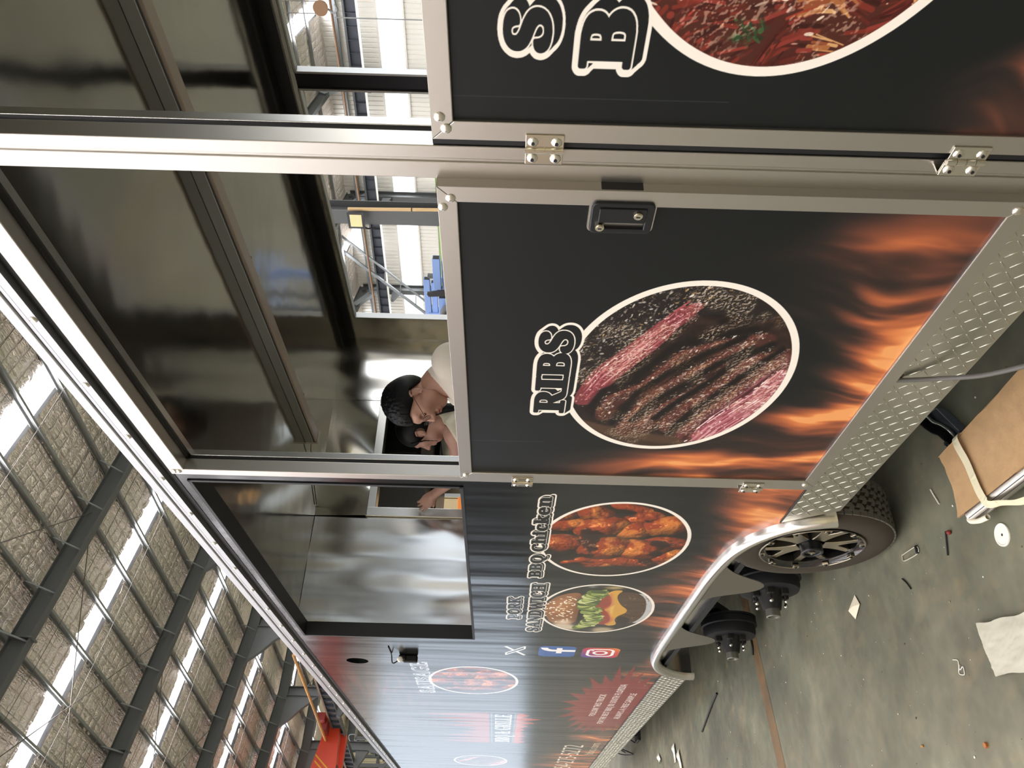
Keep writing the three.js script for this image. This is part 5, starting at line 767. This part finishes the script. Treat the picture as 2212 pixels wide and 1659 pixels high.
// ---------- on the floor beside the trailer ----------
const card = tex(256, 256, (u, v) => { const k = 0.95 + 0.16 * (tiled((x, y) => fbm(x * 14, y * 14, 4), u, v) - 0.5) + 0.06 * (hash2(Math.floor(u * 256), Math.floor(v * 256)) - 0.5); return [186 * k, 150 * k, 106 * k]; }, true, 0.5);
const cardM = std({ map: card, roughness: 0.85 }), tapeM = std({ color: 0xd8cfae, roughness: 0.6, bumpMap: foilT, bumpScale: 0.003 });
{
  const b = thing('wrapped_bundle', 'long bundle of aluminium profiles wrapped in cardboard and pale strapping', 'cardboard bundle', [0, 0, 0]), x1 = 0.3;
  const edge = (v) => -2.38 + 0.012 * Math.sin(v * 2.6) - 0.01 * v + 0.008 * (vnoise(v * 9, 3) - 0.5), zb = (x) => 0.012 * (vnoise(x * 16, 8) - 0.5) - 0.104 - 0.039 * (x + 2.38);
  const top = (y) => sheet(110, 10, (u, v) => { const e = edge(v), x = lerp(e, x1, u), z = lerp(zb(x), 0.127 + 0.012 * (x + 2.38), v); return [x, y - 0.006 * Math.sin(Math.PI * v) * (1 - u) - 0.003 * fbm(x * 5, z * 9, 2) + 0.002 * Math.sin(x * 9), z]; });
  put('cardboard_cover', merge([top(0.083), top(0.078), sheet(60, 2, (u, v) => [lerp(-2.386, x1, u), lerp(0.081, 0.012, v), -0.104 - 0.039 * (lerp(-2.386, x1, u) + 2.38), lerp(-2.386, x1, u), lerp(0.08, 0.01, v)], true)]), Object.assign(cardM, { side: THREE.DoubleSide }), b);
  [[0.052, 0.131, 0.026], [0.04, 0.07, 0.022], [0.04, 0.01, 0.022], [0.04, -0.06, 0.022]].forEach(([y, z, r], i) => { const L = x1 + 2.345, t = put('aluminium_tube', cyl(r, r, L, 28, 'x', [x1 - L / 2, y, z]), M.aluminium, b); for (const a of [0.4, 0.9]) put('tube_groove', bx(-2.34, x1, y + r * Math.sin(a) - 0.0008, y + r * Math.sin(a) + 0.0008, z + r * Math.cos(a) - 0.002, z + r * Math.cos(a) + 0.0006), M.chassis, t); put('tube_bearer', bx(-2.1 + 0.02 * i, -2.06 + 0.02 * i, 0, y - r + 0.001, z - 0.015, z + 0.015), cardM, t); });
  put('foam_strip', tube([[-2.352, 0.03, 0.11], [-2.36, 0.055, 0.135], [-2.35, 0.062, 0.152], [-2.315, 0.058, 0.166], [-2.27, 0.055, 0.172]], 0.009, 8), std({ color: 0xe4dcc4, roughness: 0.8 }), b);
  const st = [[-2.25, 0.02, -0.118], [-2.25, 0.083, -0.112], [-2.238, 0.082, 0], [-2.222, 0.084, 0.115], [-2.21, 0.08, 0.152], [-2.17, 0.07, 0.172], [-2.11, 0.066, 0.195], [-2.05, 0.07, 0.212], [-1.97, 0.06, 0.235]], sc = new THREE.CatmullRomCurve3(st.map(V3), false, 'centripetal');
  put('strapping', sheet(100, 1, (u, v) => { const p = sc.getPoint(u), t = sc.getTangent(u), k = smooth(0.46, 0.62, u), across = new THREE.Vector3(lerp(1, 0.2, k), lerp(0, 0.8, k), lerp(0, -0.55, k)); across.addScaledVector(t, -across.dot(t)).normalize().multiplyScalar((v - 0.5) * lerp(0.034, 0.026, k)); return [p.x + across.x, p.y + across.y + 0.003, p.z + across.z + 0.003 * k * Math.sin(u * 17), u * 2, v * 0.04]; }), Object.assign(tapeM, { side: THREE.DoubleSide }), b);
}
{
  const k = thing('black_bracket', 'glossy black S-shaped steel bracket with bolts lying beside the cardboard bundle', 'bracket');
  const path = [[-2.45, 0.06, -0.345], [-2.43, 0.06, -0.29], [-2.395, 0.058, -0.235], [-2.35, 0.056, -0.19], [-2.325, 0.055, -0.145], [-2.325, 0.055, -0.112]], cv = new THREE.CatmullRomCurve3(path.map(V3));
  put('arm', sheet(40, 16, (u, v) => { const p = cv.getPoint(u), t = cv.getTangent(u), s = new THREE.Vector3(0, 1, 0).cross(t).normalize(), a = v * 2 * Math.PI, w = 0.034 * (1 - 0.3 * Math.sin(Math.PI * u)) * Math.sqrt(clamp(Math.min(u, 1 - u) * 12, 0.02, 1)); return [p.x + s.x * w * Math.cos(a), p.y + 0.016 * Math.sign(Math.sin(a)) * Math.abs(Math.sin(a)) ** 0.5, p.z + s.z * w * Math.cos(a)]; }), Object.assign(M.blackGloss, { side: THREE.DoubleSide }), k);
  for (const p of [[-2.425, 0.078, -0.315], [-2.328, 0.073, -0.128]]) put('bolt', merge([cyl(0.008, 0.008, 0.008, 6, 'y', p), cyl(0.012, 0.012, 0.003, 16, 'y', [p[0], p[1] - 0.004, p[2]])]), M.chassis, k);
  put('edge_strip', tube([[-2.415, 0.03, -0.225], [-2.385, 0.03, -0.17], [-2.375, 0.03, -0.13], [-2.37, 0.03, -0.1]], 0.0075, 8), std({ color: 0xd8d8d4, roughness: 0.35 }), k);
  put('base_plate', slab(poly([[-2.44, 0.31], [-2.37, 0.3], [-2.29, 0.16], [-2.31, 0.1], [-2.36, 0.12], [-2.39, 0.2]]), 0.042, 0.004).rotateX(-Math.PI / 2), std({ color: 0x4c515a, roughness: 0.35, metalness: 0.4 }), k);
  single('grey_cable', 'grey electric cable hanging from behind the door sill to the floor', 'cable', tube([[-1.748, 0.54, 0.006], [-1.735, 0.52, 0.014], [-1.70, 0.45, 0.03], [-1.62, 0.38, 0.07], [-1.45, 0.32, 0.13], [-1.2, 0.3, 0.2], [-0.9, 0.2, 0.3], [-0.7, 0.005, 0.4]], 0.0065, 10), std({ color: 0x5a5852, roughness: 0.5 }));
}
{
  const white = std({ color: 0xece8da, roughness: 0.45 }), d = thing('plastic_disc', 'round white plastic disc with a small centre hole on the floor', 'disc', [-2.308, 0, 0.216]);
  put('plate', toCreasedNormals(new THREE.LatheGeometry([[0.0045, 0.003], [0.03, 0.003], [0.034, 0.0055], [0.037, 0.005], [0.0375, 0.0005], [0.0045, 0.0005]].map((q) => new THREE.Vector2(...q)), 40), 0.5), white, d); put('centre_hole', cyl(0.0045, 0.0045, 0.0035, 16, 'y', [0, 0.0015, 0]), M.rubber, d);
  const foam = sheet(44, 30, (u, v) => { const x = lerp(-2.57, -2.2, u) + 0.02 * v, z = lerp(0.43 + 0.06 * u, 0.6 + 0.04 * u, v) + 0.012 * (vnoise(u * 5, v * 3) - 0.5); return [x, 0.012 + 0.012 * fbm(u * 4, v * 4, 3) + 0.002 * vnoise(u * 70, v * 50) + 0.02 * smooth(0.5, 1, u) * (1 - v), z]; });
  single('foam_sheet', 'torn sheet of white foam wrap lying flat at the picture edge', 'foam wrap', merge([foam]), std({ color: 0xb9b5a2, roughness: 0.7, side: THREE.DoubleSide }));
  single('paper_scrap', 'pale folded leaf-shaped paper scrap alone on open floor', 'paper scrap', (() => { const g = new THREE.BufferGeometry(); g.setAttribute('position', new THREE.Float32BufferAttribute([-3.423, 0.004, 0.051, -3.505, 0.012, 0.1, -3.44, 0.02, 0.1, -3.39, 0.006, 0.104, -3.468, 0.004, 0.149], 3)); g.setAttribute('uv', new THREE.Float32BufferAttribute([0, 0, 0, 1, 1, 1, 1, 0, 0.5, 0.5], 2)); g.setIndex([0, 1, 2, 0, 2, 3, 1, 4, 2, 2, 4, 3]); const q = g.toNonIndexed(); q.computeVertexNormals(); return q; })(), std({ color: 0xd8cdb4, roughness: 0.8, side: THREE.DoubleSide }));
  const clip = thing('clear_clip', 'thin clear plastic frame lying on the floor beside the tire', 'plastic clip', [-2.875, 0.002, 0.066]);
  put('outline', tube([[-0.06, 0.002, -0.018], [0.06, 0.002, -0.009], [0.058, 0.002, 0.018], [-0.056, 0.002, 0.007], [-0.06, 0.002, -0.018]], 0.0022, 6), std({ color: 0xb6b2a0, roughness: 0.3 }), clip); put('end_bar', bx(0.054, 0.066, 0, 0.008, -0.012, 0.02, 0.002), M.blackPlastic, clip);
  const strip = (label, pts, r, m, cat = 'strip') => single('floor_strip', label, cat, tube(pts.map(([x, z]) => [x, r + 0.001, z]), r, 6), m);
  strip('short black strip with a red end near the white disc', [[-2.598, 0.084], [-2.612, 0.12], [-2.629, 0.164]], 0.0035, M.rubber); single('red_nub', 'tiny dark red bead beside the short black strip', 'bead', new THREE.SphereGeometry(0.009, 10, 8).translate(-2.575, 0.008, 0.098), std({ color: 0x7a2418, roughness: 0.6 }));
  strip('thin black strip between the tire and the paper scrap', [[-2.98, 0.129], [-2.955, 0.155], [-2.935, 0.185]], 0.003, M.rubber);
  strip('white sliver under the trailer edge near the cardboard bundle', [[-2.612, -0.09], [-2.6, -0.055], [-2.586, -0.018]], 0.003, white, 'sliver');
  strip('tangled white thread on the floor left of the foam wrap', [[-2.79, 0.49], [-2.76, 0.5], [-2.765, 0.53], [-2.74, 0.525], [-2.745, 0.55], [-2.775, 0.54], [-2.76, 0.515]], 0.0016, white, 'thread');
  strip('black and white offcut beside the rear brake hub', [[-4.983, -0.16], [-4.975, -0.115], [-4.99, -0.07]], 0.006, M.rubber, 'offcut');
  strip('long broken black strap beside the dark floor joint', [[-5.951, -0.032], [-6.13, 0.012], [-6.312, 0.07], [-6.4, 0.098], [-6.518, 0.136]], 0.008, M.rubber, 'strap');
  const scrap = (label, x, z, l, w, a) => single('wrapping_scrap', label, 'plastic scrap', sheet(8, 4, (u, v) => [x + (u - 0.5) * l * Math.cos(a) - (v - 0.5) * w * Math.sin(a), 0.004 + 0.02 * Math.sin(u * 7) * Math.sin(Math.PI * v) + 0.01, z + (u - 0.5) * l * Math.sin(a) + (v - 0.5) * w * Math.cos(a)]), Object.assign(white, { side: THREE.DoubleSide }));
  scrap('long pale plastic scrap farther along the floor, upper of two', -7.62, 0.15, 0.16, 0.07, 1.4); scrap('crumpled pale plastic scrap farther along the floor, lower of two', -7.42, 0.24, 0.2, 0.07, 1.1); scrap('small pale plastic scrap nearest the far skirt plate', -8.35, 0.1, 0.12, 0.06, 0.6);
  single('brown_nut', 'small rusty orange nut alone at the lower right of the floor', 'nut', toCreasedNormals(new THREE.CylinderGeometry(0.009, 0.009, 0.009, 6), 0.5), std({ color: 0xa8642c, roughness: 0.6 }), [-2.738, 0.0046, 0.775]);
  single('wood_crumb', 'pale tan wood crumb on the floor left of the rusty nut', 'crumb', new THREE.DodecahedronGeometry(0.006), std({ color: 0xb98a52, roughness: 0.8 }), [-3.153, 0.005, 0.719]);
  single('wire_coil', 'loose coil of thin black wire on the bright far floor', 'wire', tube([[-10.5, 0.02, -0.25], [-10.2, 0.25, -0.3], [-9.8, 0.2, -0.2], [-9.9, 0.02, -0.15], [-10.3, 0.1, -0.2], [-10.1, 0.3, -0.25], [-9.7, 0.12, -0.28], [-9.75, 0.01, -0.25]], 0.006, 6), M.rubber);
  const jack = thing('trailer_stand', 'black steel stand under the far end of the trailer', 'stand', [-9.535, 0, -0.33]); put('foot_plate', bx(-0.12, 0.12, 0, 0.03, -0.1, 0.1, 0.005), M.chassis, jack); put('leg', bx(-0.05, 0.05, 0.03, 0.43, -0.05, 0.05, 0.006), M.chassis, jack);
  const grit = new THREE.InstancedMesh(new THREE.DodecahedronGeometry(0.004), std({ color: 0xffffff, roughness: 0.8 }), 260), r = rng(77), q = new THREE.Matrix4(), tint = ['#c9c2ac', '#8a8674', '#5a5446', '#e6e2d4', '#7a6a50'];
  for (let i = 0; i < 260; i++) { const s = 0.3 + 0.9 * r() ** 3; grit.setMatrixAt(i, q.makeScale(s, s * 0.5, s).setPosition(-1.9 - 4.5 * r() ** 1.4, 0.002 * s, -0.25 + 1.05 * r())); grit.setColorAt(i, new THREE.Color(tint[Math.floor(r() * 5)])); }
  grit.name = 'floor_grit'; grit.userData = { label: 'scattered pale crumbs and grit over the concrete floor', category: 'grit', kind: 'stuff' }; scene.add(shade(grit));
}
scene.updateMatrixWorld(true);
renderer.render(scene, camera);
